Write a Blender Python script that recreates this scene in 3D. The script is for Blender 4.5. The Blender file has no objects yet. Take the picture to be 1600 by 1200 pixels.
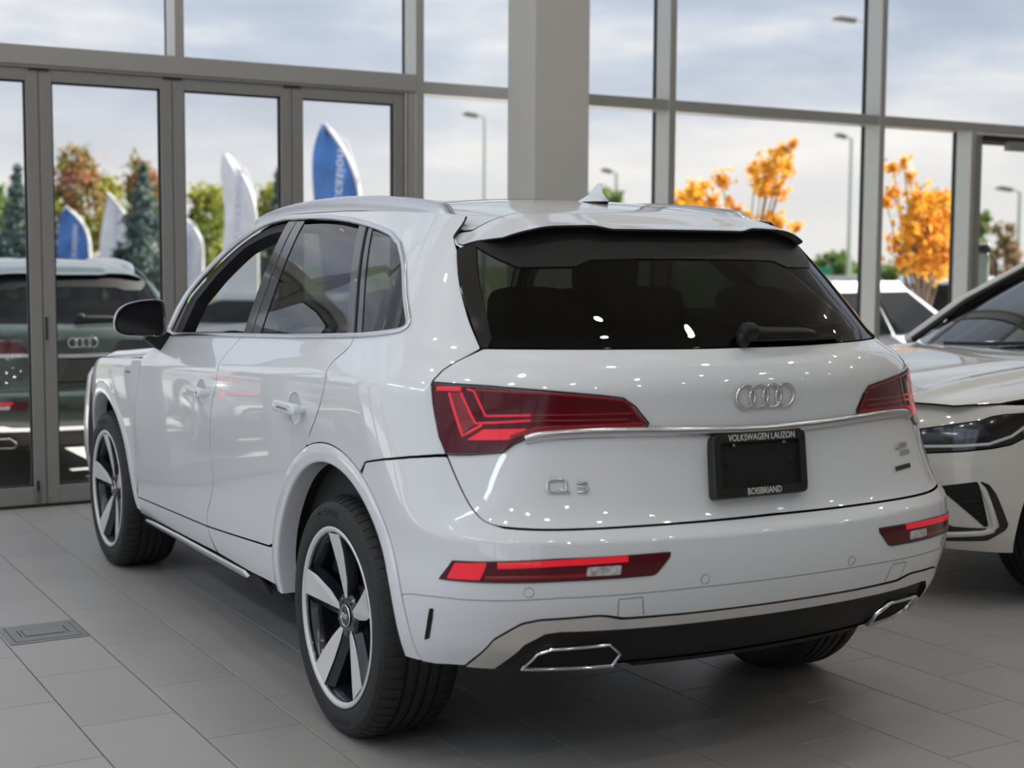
import bpy, math, random
import numpy as np
from mathutils import Vector, Matrix
from mathutils.geometry import delaunay_2d_cdt
random.seed(7); np.random.seed(7)
PI = math.pi
sc = bpy.context.scene
col = sc.collection
# ------------------------------------------------------------------ camera
CAMP = (2264.08, -2.5858, -4.0480, 1.4529, .5125, .0851, .0056)   # focal px, x, y, z, yaw, pitch, roll
def cam_axes():
    yaw, pit, rol = CAMP[4:]
    F = Vector((math.sin(yaw)*math.cos(pit), math.cos(yaw)*math.cos(pit), -math.sin(pit)))
    R = Vector((math.cos(yaw), -math.sin(yaw), 0))
    U = R.cross(F)
    c, s = math.cos(rol), math.sin(rol)
    return c*R+s*U, -s*R+c*U, F
CR, CU, CF = cam_axes()
cam = bpy.data.cameras.new('camera'); camo = bpy.data.objects.new('camera', cam); col.objects.link(camo)
M = Matrix((CR, CU, -CF)).transposed().to_4x4(); M.translation = Vector(CAMP[1:4]); camo.matrix_world = M
cam.sensor_width = 36; cam.lens = CAMP[0]/1600*36; cam.clip_end = 600
cam.dof.use_dof = True; cam.dof.focus_distance = 4.9; cam.dof.aperture_fstop = 2.6
sc.camera = camo
# ------------------------------------------------------------------ world, sun, exposure
w = bpy.data.worlds.new('sky'); sc.world = w; w.use_nodes = True
nt = w.node_tree; nt.nodes.clear()
def N(t, **k):
    n = nt.nodes.new(t)
    for a, b in k.items(): setattr(n, a, b)
    return n
out = N('ShaderNodeOutputWorld'); bg = N('ShaderNodeBackground'); bg.inputs[1].default_value = .93
tc = N('ShaderNodeTexCoord'); mp = N('ShaderNodeMapping'); mp.inputs['Scale'].default_value = (1.0, 1.0, 4.2); mp.inputs['Location'].default_value = (.35, .2, .1)
nz = N('ShaderNodeTexNoise'); nz.inputs['Scale'].default_value = 3.9; nz.inputs['Detail'].default_value = 7; nz.inputs['Roughness'].default_value = .55
rp = N('ShaderNodeValToRGB')
el = rp.color_ramp.elements
el[0].position = .36; el[0].color = (.40, .47, .58, 1)
el[1].position = .70; el[1].color = (.90, .88, .86, 1)
e = el.new(.50); e.color = (.53, .585, .68, 1)
e = el.new(.60); e.color = (.72, .735, .77, 1)
# pale warm band towards the horizon
sx = N('ShaderNodeSeparateXYZ'); mr = N('ShaderNodeMapRange'); mr.inputs[1].default_value = 0; mr.inputs[2].default_value = .16; mr.inputs[3].default_value = .72; mr.inputs[4].default_value = 0
mr.interpolation_type = 'SMOOTHSTEP'
mx = N('ShaderNodeMixRGB'); mx.inputs[2].default_value = (.86, .81, .75, 1)
L = nt.links.new
L(tc.outputs['Generated'], mp.inputs[0]); L(mp.outputs[0], nz.inputs[0]); L(nz.outputs[0], rp.inputs[0])
L(tc.outputs['Generated'], sx.inputs[0]); L(sx.outputs[2], mr.inputs[0]); L(mr.outputs[0], mx.inputs[0]); L(rp.outputs[0], mx.inputs[1]); L(mx.outputs[0], bg.inputs[0]); L(bg.outputs[0], out.inputs[0])
sun = bpy.data.lights.new('sun', 'SUN'); sun.energy = 10.0; sun.angle = .02; sun.color = (1, .96, .90)
suno = bpy.data.objects.new('sun', sun); col.objects.link(suno)
suno.rotation_euler = Vector((-.80, .04, -.58)).to_track_quat('-Z', 'Y').to_euler()
vs = sc.view_settings; vs.view_transform = 'Standard'; vs.look = 'None'; vs.exposure = 0.32; vs.gamma = 1.0; vs.use_curve_mapping = False
sc.cycles.max_bounces = 10; sc.cycles.transparent_max_bounces = 24; sc.cycles.caustics_reflective = False; sc.cycles.caustics_refractive = False
sc.cycles.use_denoising = True
LAMP_E = 92.0; FILL_E = 8.0        # ceiling downlights; unseen fill bars added at the left
# ------------------------------------------------------------------ materials
MATS = {}
def mat(name, c=(.5, .5, .5), rough=.5, metal=0, coat=0, coat_r=.03, noise=.0, nscale=8, emit=None, es=0, spec=.5, bump=0, bscale=60, rnd=0, sheen=0):
    if name in MATS: return MATS[name]
    m = bpy.data.materials.new(name); m.use_nodes = True; MATS[name] = m
    t = m.node_tree; b = t.nodes['Principled BSDF']
    b.inputs['Base Color'].default_value = (*c, 1); b.inputs['Roughness'].default_value = rough; b.inputs['Metallic'].default_value = metal
    b.inputs['Coat Weight'].default_value = coat; b.inputs['Coat Roughness'].default_value = coat_r
    b.inputs['Specular IOR Level'].default_value = spec
    if name in ('white_paint', 'green_paint', 'cream_white', 'grey_paint'): b.inputs['Coat IOR'].default_value = 1.62
    if emit: b.inputs['Emission Color'].default_value = (*emit, 1); b.inputs['Emission Strength'].default_value = es
    co = t.nodes.new('ShaderNodeTexCoord')
    last = None
    if noise:
        n = t.nodes.new('ShaderNodeTexNoise'); n.inputs['Scale'].default_value = nscale; n.inputs['Detail'].default_value = 5
        r = t.nodes.new('ShaderNodeValToRGB')
        r.color_ramp.elements[0].position = .3; r.color_ramp.elements[1].position = .7
        r.color_ramp.elements[0].color = (*[max(0, x*(1-noise)) for x in c], 1); r.color_ramp.elements[1].color = (*[min(1, x*(1+noise)) for x in c], 1)
        t.links.new(co.outputs['Object'], n.inputs[0]); t.links.new(n.outputs[0], r.inputs[0]); last = r.outputs[0]
        t.links.new(last, b.inputs['Base Color'])
    if rnd:
        oi = t.nodes.new('ShaderNodeObjectInfo'); mr_ = t.nodes.new('ShaderNodeMapRange'); mr_.inputs[3].default_value = 1-rnd; mr_.inputs[4].default_value = 1+rnd
        mu = t.nodes.new('ShaderNodeMixRGB'); mu.blend_type = 'MULTIPLY'; mu.inputs[0].default_value = 1
        t.links.new(oi.outputs['Random'], mr_.inputs[0])
        if last: t.links.new(last, mu.inputs[1])
        else: mu.inputs[1].default_value = (*c, 1)
        t.links.new(mr_.outputs[0], mu.inputs[2]); t.links.new(mu.outputs[0], b.inputs['Base Color'])
    if bump:
        n2 = t.nodes.new('ShaderNodeTexNoise'); n2.inputs['Scale'].default_value = bscale; n2.inputs['Detail'].default_value = 4
        bp = t.nodes.new('ShaderNodeBump'); bp.inputs['Strength'].default_value = bump; bp.inputs['Distance'].default_value = .002
        t.links.new(co.outputs['Object'], n2.inputs[0]); t.links.new(n2.outputs[0], bp.inputs['Height']); t.links.new(bp.outputs[0], b.inputs['Normal'])
    return m
def glass(name, tint, refl=1.0, rough=.0, ior=1.5):
    """thin pane: see-through tint plus a mirror reflection by Fresnel"""
    if name in MATS: return MATS[name]
    m = bpy.data.materials.new(name); m.use_nodes = True; MATS[name] = m
    t = m.node_tree; t.nodes.clear()
    o = t.nodes.new('ShaderNodeOutputMaterial'); tr = t.nodes.new('ShaderNodeBsdfTransparent'); tr.inputs[0].default_value = (*tint, 1)
    g = t.nodes.new('ShaderNodeBsdfGlossy'); g.inputs[1].default_value = rough; g.inputs[0].default_value = (refl, refl, refl, 1)
    f = t.nodes.new('ShaderNodeFresnel'); f.inputs[0].default_value = ior; mi = t.nodes.new('ShaderNodeMixShader')
    ge = t.nodes.new('ShaderNodeNewGeometry'); su = t.nodes.new('ShaderNodeMath'); su.operation = 'SUBTRACT'; su.inputs[0].default_value = 1; mu = t.nodes.new('ShaderNodeMath'); mu.operation = 'MULTIPLY'
    t.links.new(ge.outputs['Backfacing'], su.inputs[1]); t.links.new(su.outputs[0], mu.inputs[0]); t.links.new(f.outputs[0], mu.inputs[1])
    t.links.new(mu.outputs[0], mi.inputs[0]); t.links.new(tr.outputs[0], mi.inputs[1]); t.links.new(g.outputs[0], mi.inputs[2]); t.links.new(mi.outputs[0], o.inputs[0])
    return m
mat('white_paint', (.80, .835, .875), .32, coat=1, coat_r=.015)
mat('green_paint', (.035, .052, .045), .3, coat=1, coat_r=.015)
mat('silver_paint', (.42, .43, .45), .3, coat=1)
mat('navy_paint', (.02, .03, .07), .3, coat=1)
mat('grey_paint', (.16, .17, .18), .3, coat=1)
mat('chrome', (.80, .80, .82), .09, metal=1)
mat('bright_trim', (.72, .73, .76), .22, metal=1)
mat('satin_trim', (.82, .81, .80), .2, metal=1)
mat('machined', (.78, .78, .79), .34, metal=.35)
mat('dark_wheel', (.012, .013, .02), .22, coat=.6)
mat('rubber', (.018, .018, .019), .62, noise=.25, nscale=30)
mat('letter_rubber', (.035, .035, .037), .5)
mat('black_gloss', (.008, .008, .009), .12, coat=.5)
mat('black_plastic', (.012, .012, .013), .5, noise=.15, nscale=40, spec=.3)
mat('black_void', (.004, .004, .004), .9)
mat('interior', (.022, .022, .024), .7, noise=.2, nscale=20)
mat('steel', (.30, .30, .30), .4, metal=1, noise=.1)
mat('lens_red', (.10, .002, .008), .12, coat=.45, coat_r=.02, spec=.3)
mat('led_red', (.75, .01, .03), .35, coat=.6, emit=(1, .01, .03), es=.22)
mat('led_mid', (.30, .004, .014), .3, coat=.6)
mat('lens_clear', (.55, .53, .55), .12, coat=1, noise=.5, nscale=60)
mat('print_white', (.75, .75, .75), .5)
glass('car_glass', (.13, .13, .135)); glass('rear_glass', (.10, .10, .10), .6); glass('clear_glass', (.80, .84, .83))
glass('pane_glass', (.985, .99, .99), .8, ior=1.42)
mat('tile', (.42, .405, .393), .40, noise=.06, nscale=2.3, bump=.06, bscale=200, rnd=.035, spec=.45)
mat('grout', (.075, .07, .066), .85)
mat('frame_grey', (.30, .295, .285), .42, metal=.15, noise=.03)
mat('frame_white', (.56, .555, .54), .36, metal=.65, noise=.02)
mat('gasket', (.015, .015, .018), .6)  # black seals and fittings, plus shut-gap shade painted on panel edges
mat('wall_white', (.72, .71, .69), .7, noise=.03, nscale=1.5)
mat('column_paint', (.62, .61, .585), .65, noise=.02, nscale=2)
mat('ceiling_white', (.62, .60, .57), .8, noise=.03)
mat('asphalt', (.19, .185, .18), .85, noise=.22, nscale=1.2)
mat('concrete', (.60, .53, .45), .85, noise=.12, nscale=3)
mat('grass', (.10, .17, .04), .9, noise=.3, nscale=6)
mat('forecourt', (.60, .58, .545), .85, noise=.12, nscale=1.5)
mat('outlet_grey', (.27, .275, .275), .45, metal=.3)
mat('wall_warm', (.55, .52, .49), .7, noise=.04, nscale=1.2)
mat('lamp_warm', (1, 1, 1), .5, emit=(1, .96, .91), es=LAMP_E)
mat('fill_glow', (1, 1, 1), .5, emit=(.82, .91, 1), es=FILL_E)
mat('rail_trim', (.70, .71, .73), .25, metal=.9)
mat('mirror_cap', (.55, .56, .58), .22, metal=.8, coat=.6)
mat('mirror_face', (.02, .02, .022), .05, metal=.0, spec=.4)
mat('plate_black', (.012, .012, .013), .45)
mat('seam_grey', (.12, .12, .12), .7)
mat('bark', (.16, .12, .09), .9, noise=.3, nscale=12)
mat('flag_blue', (.055, .17, .47), .5, noise=.25, nscale=2.2); mat('flag_white', (.80, .80, .85), .6, noise=.08, nscale=3); mat('flag_sleeve', (.78, .77, .76), .5); mat('flag_ink', (.36, .42, .60), .6); mat('flag_print', (.78, .80, .86), .6)
mat('lamp_pole', (.55, .56, .57), .5, metal=.2); mat('lamp_head', (.20, .17, .13), .6)
mat('charger_green', (.42, .50, .46), .45, metal=.1)
mat('sign_green', (.02, .28, .20), .5)
mat('house_wall', (.5, .47, .43), .8); mat('house_roof', (.45, .27, .17), .8, noise=.1)
glass('parked_glass', (.02, .025, .03), .9)
mat('cream_white', (.78, .77, .74), .32, coat=1, coat_r=.02); mat('headlamp_black', (.010, .010, .012), .12, coat=1); mat('drl_white', (.65, .68, .72), .2, coat=.6); mat('lamp_lens', (.10, .11, .14), .10, metal=.7, coat=1); mat('amber_lens', (.22, .07, .01), .2, coat=1)
glass('screen_glass', (.55, .60, .60), 1.0)
# ------------------------------------------------------------------ mesh helpers
def link(o, parent=None):
    col.objects.link(o)
    if parent: o.parent = parent
    return o
def obj(name, verts, faces, m=None, parent=None, smooth=False, normals=None, mats=None, fmat=None):
    me = bpy.data.meshes.new(name); me.from_pydata([tuple(map(float, v)) for v in verts], [], [tuple(map(int, f)) for f in faces]); me.update()
    o = bpy.data.objects.new(name, me)
    if mats:
        for mm in mats: me.materials.append(MATS[mm])
        if fmat is not None: me.polygons.foreach_set('material_index', np.array(fmat, dtype=np.int32))
    elif m: me.materials.append(MATS[m] if isinstance(m, str) else m)
    if smooth or normals is not None: me.polygons.foreach_set('use_smooth', np.ones(len(me.polygons), dtype=bool))
    if normals is not None: me.normals_split_custom_set_from_vertices([tuple(map(float, n)) for n in normals])
    return link(o, parent)
def empty(name, loc=(0, 0, 0), rz=0, label=None, cat=None, group=None):
    o = bpy.data.objects.new(name, None); col.objects.link(o); o.location = loc; o.rotation_euler = (0, 0, rz); o.empty_display_size = .2
    return tag(o, label, cat, group)
def tag(o, label=None, cat=None, group=None, kind=None):
    if label: o['label'] = label
    if cat: o['category'] = cat
    if group: o['group'] = group
    if kind: o['kind'] = kind
    return o
class MB:
    def __init__(s): s.v = []; s.f = []
    def box(s, a, b, X=None):
        n = len(s.v)
        P = [(x, y, z) for x in (a[0], b[0]) for y in (a[1], b[1]) for z in (a[2], b[2])]
        if X: P = [tuple(X @ Vector(p)) for p in P]
        s.v += P
        s.f += [tuple(n+i for i in q) for q in ((0, 1, 3, 2), (4, 6, 7, 5), (0, 4, 5, 1), (2, 3, 7, 6), (0, 2, 6, 4), (1, 5, 7, 3))]
        return s
    def cbox(s, a, b, c=.004, X=None):
        """box with chamfered edges"""
        n = len(s.v); a = list(a); b = list(b)
        for k in range(3):
            if a[k] > b[k]: a[k], b[k] = b[k], a[k]
        pts = []; idx = {}
        for sx_ in (0, 1):
            for sy_ in (0, 1):
                for sz_ in (0, 1):
                    S = (sx_, sy_, sz_)
                    cor = [b[k] if S[k] else a[k] for k in range(3)]
                    for ax in range(3):
                        p = [cor[k] - (c if S[k] else -c) if k != ax else cor[k] for k in range(3)]
                        idx[(S, ax)] = len(pts); pts.append(p)
        if X: pts = [tuple(X @ Vector(p)) for p in pts]
        s.v += [tuple(p) for p in pts]; F = []
        for ax in range(3):
            o1, o2 = [k for k in range(3) if k != ax]
            for sg in (0, 1):
                q = []
                for (i, j) in ((0, 0), (1, 0), (1, 1), (0, 1)):
                    S = [0, 0, 0]; S[ax] = sg; S[o1] = i; S[o2] = j; q.append(idx[(tuple(S), ax)])
                if (sg == 0) != (ax == 1): q.reverse()
                F.append(q)
        for ax in range(3):   # edge bevels along axis ax
            o1, o2 = [k for k in range(3) if k != ax]
            for i in (0, 1):
                for j in (0, 1):
                    S0 = [0, 0, 0]; S0[o1] = i; S0[o2] = j; S1 = list(S0); S1[ax] = 1; S0 = tuple(S0); S1 = tuple(S1)
                    q = [idx[(S0, o1)], idx[(S1, o1)], idx[(S1, o2)], idx[(S0, o2)]]
                    if (i == j) != (ax == 1): q.reverse()
                    F.append(q)
        for S in [(x, y, z) for x in (0, 1) for y in (0, 1) for z in (0, 1)]:
            q = [idx[(S, 0)], idx[(S, 1)], idx[(S, 2)]]
            if (sum(S) % 2) == 0: q.reverse()
            F.append(q)
        s.f += [tuple(n+i for i in q) for q in F]
        return s
    def tube(s, pts, r, n=8, cap=True, closed=False):
        pts = [Vector(p) for p in pts]; base = len(s.v); m = len(pts)
        rr = r if isinstance(r, (list, tuple)) else [r]*m
        up = None
        for i, p in enumerate(pts):
            if closed: t = (pts[(i+1) % m]-pts[i-1]).normalized()
            else: t = (pts[min(i+1, m-1)]-pts[max(i-1, 0)]).normalized()
            if up is None:
                up = Vector((0, 0, 1)) if abs(t.z) < .9 else Vector((1, 0, 0))
            a = t.cross(up).normalized(); b = a.cross(t).normalized(); up = b
            for k in range(n):
                g = 2*PI*k/n; s.v.append(tuple(p+(a*math.cos(g)+b*math.sin(g))*rr[i]))
        for i in range(m if closed else m-1):
            j = (i+1) % m
            for k in range(n):
                s.f.append((base+i*n+k, base+i*n+(k+1) % n, base+j*n+(k+1) % n, base+j*n+k))
        if cap and not closed:
            s.f.append(tuple(base+k for k in range(n))[::-1]); s.f.append(tuple(base+(m-1)*n+k for k in range(n)))
        return s
    def prism(s, poly, fr, h0, h1):
        """poly: 2D points; fr=(origin,X,Y,Nrm)"""
        o, X, Y, Z = [Vector(q) for q in fr]; n = len(poly); b = len(s.v)
        for h in (h0, h1):
            for (x, y) in poly: s.v.append(tuple(o+X*x+Y*y+Z*h))
        s.f.append(tuple(b+n+i for i in range(n))); s.f.append(tuple(b+i for i in range(n))[::-1])
        for i in range(n):
            j = (i+1) % n; s.f.append((b+i, b+j, b+n+j, b+n+i))
        return s
    def rev(s, prof, n=48, fr=None, a0=0, a1=2*PI):
        """prof: (r, h) pairs, revolved about the frame's N axis"""
        o, X, Y, Z = [Vector(q) for q in (fr or ((0, 0, 0), (1, 0, 0), (0, 1, 0), (0, 0, 1)))]; b = len(s.v); full = abs(a1-a0-2*PI) < 1e-6; m = len(prof)
        cnt = n if full else n+1
        for i in range(cnt):
            g = a0+(a1-a0)*i/n; d = X*math.cos(g)+Y*math.sin(g)
            for (r, h) in prof: s.v.append(tuple(o+d*r+Z*h))
        for i in range(n):
            j = (i+1) % cnt
            for k in range(m-1): s.f.append((b+i*m+k, b+j*m+k, b+j*m+k+1, b+i*m+k+1))
        return s
    def build(s, name, m, parent=None, smooth=False, sharp=None):
        o = obj(name, s.v, s.f, m, parent, smooth)
        if sharp is not None:
            o.data.set_sharp_from_angle(angle=math.radians(sharp))
        return o
_TX = {}
def text_mesh(txt, size, depth=.001):
    if (txt, size, depth) not in _TX: _TX[(txt, size, depth)] = _text_mesh(txt, size, depth)
    return _TX[(txt, size, depth)].copy()
def _text_mesh(txt, size, depth=.001, align='CENTER'):
    cu = bpy.data.curves.new('lettering', 'FONT'); cu.body = txt; cu.size = size; cu.extrude = depth; cu.align_x = align; cu.align_y = 'CENTER'; cu.resolution_u = 3
    o = bpy.data.objects.new('lettering', cu); col.objects.link(o)
    dg = bpy.context.evaluated_depsgraph_get(); dg.update()
    me = bpy.data.meshes.new_from_object(o.evaluated_get(dg)); bpy.data.objects.remove(o); bpy.data.curves.remove(cu)
    return me
def text(name, txt, size, fr, m, parent=None, depth=.001, sx=1, sy=1, mirror=False, bold=0):
    me = text_mesh(txt, size, depth)
    o_, X, Y, Z = [Vector(q) for q in fr]
    for v in me.vertices:
        c = v.co; x = (-c.x if mirror else c.x)*sx
        v.co = o_+X*x+Y*(c.y*sy)+Z*(c.z+depth)
    me.materials.clear(); me.materials.append(MATS[m]); me.name = name
    o = bpy.data.objects.new(name, me); return link(o, parent)
for _c in set('SCORPION'): text_mesh(_c, .031, .0009)      # glyphs made first, while the scene is still small
for _c in set('PIRELLI'): text_mesh(_c, .026, .0009)
for _t, _s, _d in (('VOLKSWAGEN LAUZON', .0262, .0003), ('BOISBRIAND', .0262, .0003), ('LAUZON', .026, .0015), ("d'occasion", .28, .002)): text_mesh(_t, _s, _d)
# ------------------------------------------------------------------ smooth body surfaces
_SP = {}
def pch(x, xs, ys):
    key = (tuple(xs), tuple(ys), 0)
    if key not in _SP:
        xa = np.asarray(xs, float); ya = np.asarray(ys, float)
        if xa[0] > xa[-1]: xa = xa[::-1]; ya = ya[::-1]
        h = np.diff(xa); d = np.diff(ya)/h; m = np.zeros_like(ya)
        for i in range(1, len(xa)-1):
            if d[i-1]*d[i] > 0:
                w1 = 2*h[i]+h[i-1]; w2 = h[i]+2*h[i-1]; m[i] = (w1+w2)/(w1/d[i-1]+w2/d[i])
        m[0] = d[0]; m[-1] = d[-1]; _SP[key] = (xa, ya, h, m)
    xa, ya, h, m = _SP[key]
    x = np.clip(np.asarray(x, float), xa[0], xa[-1]); k = np.clip(np.searchsorted(xa, x)-1, 0, len(xa)-2); t = (x-xa[k])/h[k]; t2 = t*t; t3 = t2*t
    return (2*t3-3*t2+1)*ya[k]+(t3-2*t2+t)*h[k]*m[k]+(-2*t3+3*t2)*ya[k+1]+(t3-t2)*h[k]*m[k+1]
def nat(x, xs, ys):
    key = (tuple(xs), tuple(ys), 1)
    if key not in _SP:
        xa = np.asarray(xs, float); ya = np.asarray(ys, float)
        if xa[0] > xa[-1]: xa = xa[::-1]; ya = ya[::-1]
        n = len(xa); h = np.diff(xa); A = np.eye(n); b = np.zeros(n)
        for i in range(1, n-1):
            A[i, i-1] = h[i-1]; A[i, i] = 2*(h[i-1]+h[i]); A[i, i+1] = h[i]
            b[i] = 3*((ya[i+1]-ya[i])/h[i]-(ya[i]-ya[i-1])/h[i-1])
        c = np.linalg.solve(A, b); bb = (ya[1:]-ya[:-1])/h-h*(2*c[:-1]+c[1:])/3; dd = (c[1:]-c[:-1])/(3*h); _SP[key] = (xa, ya, bb, c, dd)
    xa, ya, bb, c, dd = _SP[key]
    x = np.clip(np.asarray(x, float), xa[0], xa[-1]); k = np.clip(np.searchsorted(xa, x)-1, 0, len(xa)-2); t = x-xa[k]
    return ya[k]+t*(bb[k]+t*(c[k]+t*dd[k]))
class Body:
    """side and tail of a car as one smooth sheet: u runs 0..1 along the right side, 1..2 round the corner to the centre, 2..4 mirrored; v climbs through the rows"""
    def __init__(s, rows, up, ys, pl, gz, gw, wr, cre, yf=3.6, flatcre=(9,), fd=0):
        s.fd = fd
        s.rows = rows; s.up = up; s.ys = ys; s.pl = pl; s.gz = gz; s.gw = gw; s.wr = wr; s.cre = cre; s.yf = yf; s.flat = flatcre
        s.nr = len(rows)+len(up); s.T = None
        t = np.linspace(0, 1, 1201); P = s.rowpt(min(7, s.nr-1), 1+t)
        q = np.concatenate([[0], np.cumsum(np.linalg.norm(np.diff(P, axis=0), axis=1))]); s.T = t; s.S = q/q[-1]
        # metric maps
        us = np.linspace(0, 4, 801); P = s.P(us, np.full(801, min(7., s.nr-1.))); d = np.concatenate([[0], np.cumsum(np.linalg.norm(np.diff(P, axis=0), axis=1))]); s.us = us; s.ms = d
        vs_ = np.linspace(0, s.nr-1, 200); P = s.P(np.full(200, .62), vs_); d = np.concatenate([[0], np.cumsum(np.linalg.norm(np.diff(P, axis=0), axis=1)+1e-5)]); s.vs = vs_; s.mv = d
    def to2(s, a): a = np.asarray(a, float); return np.stack([np.interp(a[:, 0], s.us, s.ms), np.interp(a[:, 1], s.vs, s.mv)], 1)
    def fr2(s, a): a = np.asarray(a, float); return np.stack([np.interp(a[:, 0], s.ms, s.us), np.interp(a[:, 1], s.mv, s.vs)], 1)
    def rowpt(s, r, u):
        u = np.asarray(u, float); us = np.clip(u, 0, 1); ur = np.clip(u-1, 0, 1)
        if r < len(s.rows):
            z1, sl, w, zr, yr, n, bow, yc, zc = s.rows[r]
            dw = s.wr[r]-w if r < len(s.wr) else 0
            y = s.yf+us*(yc-s.yf); z = z1+sl*(y-1.1); W = w+nat(y, s.ys, s.pl)
            if s.fd: k = np.clip(y-2.82, 0, 2)**2; z = z-s.fd*k*max(0, r-3)/6; W = W-.22*np.clip(y-2.9, 0, 2)**2
            if dw: e = np.clip((.75-y)/.7, 0, 1); W = W+dw*e*e*(3-2*e)
            wc = w+nat(np.array([yc]), s.ys, s.pl)[0]+dw; zs = z1+sl*(yc-1.1)
        else:
            fz, fw, zr, yr, n, bow, yc = s.up[r-len(s.rows)]; z1, sl, w = s.rows[-1][:3]
            y = s.yf+us*(yc-s.yf)
            def zz(y): zb = z1+sl*(y-1.1); return zb+fz*(pch(y, *s.gz)-zb)
            def ww(y): wb = w+nat(y, s.ys, s.pl); return wb+fw*(pch(y, *s.gw)-wb)
            z = zz(y); W = ww(y); ya = np.array([yc]); wc = ww(ya)[0]; zs = zz(ya)[0]; zc = .5*(zs+zr)
        th = ur*PI/2; cx = np.cos(th)**(2/n); sy = np.sin(th)**(2/n); a = yc-yr
        xr = wc*cx; yy = yc-a*sy+bow*xr**2*sy**2; q = 1-cx; t1 = np.clip(sy/.8, 0, 1)
        z2 = zs+(zc-zs)*t1**2*(3-2*t1)+(zr-zc)*(q*q*(3-2*q)); side = u <= 1
        return np.stack([np.where(side, W, xr), np.where(side, y, yy), np.where(side, z, z2)], -1)
    def P(s, u, v):
        u = np.atleast_1d(np.asarray(u, float)); v = np.atleast_1d(np.asarray(v, float)); u, v = np.broadcast_arrays(u, v)
        mir = u > 2; uu = np.where(mir, 4-u, u)
        if s.T is not None: uu = np.where(uu > 1, 1+np.interp(uu-1, s.S, s.T), uu)
        R = np.stack([s.rowpt(r, uu) for r in range(s.nr)], 0); nr = s.nr
        Mt = np.zeros_like(R); Mt[0] = R[1]-R[0]; Mt[-1] = R[-1]-R[-2]; Mt[1:-1] = .5*(R[2:]-R[:-2])
        k = np.clip(np.floor(v).astype(int), 0, nr-2); t = (v-k)[:, None]; I = np.arange(len(u))
        m0 = Mt[k, I].copy(); m1 = Mt[k+1, I].copy()
        for c in s.cre:
            w = (np.ones(len(u)) if c in s.flat else np.clip((uu-1.1)/.2, 0, 1))[:, None]
            a = k == c; m0[a] = (m0+w*(R[c+1, I]-R[c, I]-m0))[a]
            a = k+1 == c; m1[a] = (m1+w*(R[c, I]-R[c-1, I]-m1))[a]
        P = (2*t**3-3*t**2+1)*R[k, I]+(t**3-2*t**2+t)*m0+(-2*t**3+3*t**2)*R[k+1, I]+(t**3-t**2)*m1
        P[:, 0] = np.where(mir, -P[:, 0], P[:, 0]); return P
    def Nn(s, u, v, e=1e-3):
        u = np.atleast_1d(np.asarray(u, float)); v = np.atleast_1d(np.asarray(v, float)); u, v = np.broadcast_arrays(u, v)
        du = s.P(np.clip(u+e, 0, 4), v)-s.P(np.clip(u-e, 0, 4), v); dv = s.P(u, np.clip(v+8*e, 0, s.nr-1))-s.P(u, np.clip(v-8*e, 0, s.nr-1))
        n = -np.cross(du, dv); return n/(np.linalg.norm(n, axis=1)[:, None]+1e-12)
    def grid(s):
        if not hasattr(s, 'gu'):
            gu = np.linspace(.02, 1.9, 300); gv = np.linspace(0, s.nr-1, 160); A, B = np.meshgrid(gu, gv, indexing='ij'); s.gu = A.ravel(); s.gv = B.ravel(); s.gp = s.P(s.gu, s.gv)
        return s.gp
    def yz(s, y, z):
        """(u,v) pairs on the right side of the points with these y, z"""
        y = np.atleast_1d(y); z = np.atleast_1d(z); g = s.grid(); q = np.zeros((len(y), 2))
        for j in range(len(y)):
            i = ((g[:, 1]-y[j])**2+(g[:, 2]-z[j])**2+np.where(s.gu > 1.45, 9, 0)).argmin(); q[j] = s.gu[i], s.gv[i]
        for _ in range(6):
            e = 1e-4; f = s.P(q[:, 0], q[:, 1])[:, 1:]; a = (s.P(q[:, 0]+e, q[:, 1])[:, 1:]-f)/e; b = (s.P(q[:, 0], q[:, 1]+e)[:, 1:]-f)/e
            r = np.stack([y, z], 1)-f; det = a[:, 0]*b[:, 1]-a[:, 1]*b[:, 0]; det = np.where(np.abs(det) < 1e-9, 1e-9, det)
            st = np.stack([(r[:, 0]*b[:, 1]-r[:, 1]*b[:, 0])/det, (a[:, 0]*r[:, 1]-a[:, 1]*r[:, 0])/det], 1)
            q = q+np.clip(st, -.05, .05); q[:, 0] = np.clip(q[:, 0], .01, 1.6); q[:, 1] = np.clip(q[:, 1], 0, s.nr-1.001)
        return q
class Sheet:
    """a height field z=f(x,y) used for roofs and bonnets"""
    def __init__(s, f): s.f = f
    def to2(s, a): return np.asarray(a, float)
    fr2 = to2
    def P(s, x, y): x = np.atleast_1d(np.asarray(x, float)); y = np.atleast_1d(np.asarray(y, float)); return np.stack([x, y, s.f(x, y)], -1)
    def Nn(s, x, y, e=2e-3):
        x = np.atleast_1d(x); y = np.atleast_1d(y)
        n = np.stack([-(s.f(x+e, y)-s.f(x-e, y))/(2*e), -(s.f(x, y+e)-s.f(x, y-e))/(2*e), np.ones_like(x)], -1); return n/np.linalg.norm(n, axis=1)[:, None]
def dedupe(p, closed=True):
    k = [0]
    for i in range(1, len(p)):
        if np.linalg.norm(p[i]-p[k[-1]]) > 2e-4: k.append(i)
    if closed and np.linalg.norm(p[k[-1]]-p[0]) <= 2e-4: k.pop()
    return p[k]
def area2(p): x, y = p[:, 0], p[:, 1]; return .5*np.sum(x*np.roll(y, -1)-y*np.roll(x, -1))
def pip(pts, poly):
    x, y = pts[:, 0][:, None], pts[:, 1][:, None]; a = poly; b = np.roll(poly, -1, 0)
    c = ((a[:, 1] > y) != (b[:, 1] > y)) & (x < (b[:, 0]-a[:, 0])*(y-a[:, 1])/(b[:, 1]-a[:, 1]+1e-15)+a[:, 0])
    return c.sum(1) % 2 == 1
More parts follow.
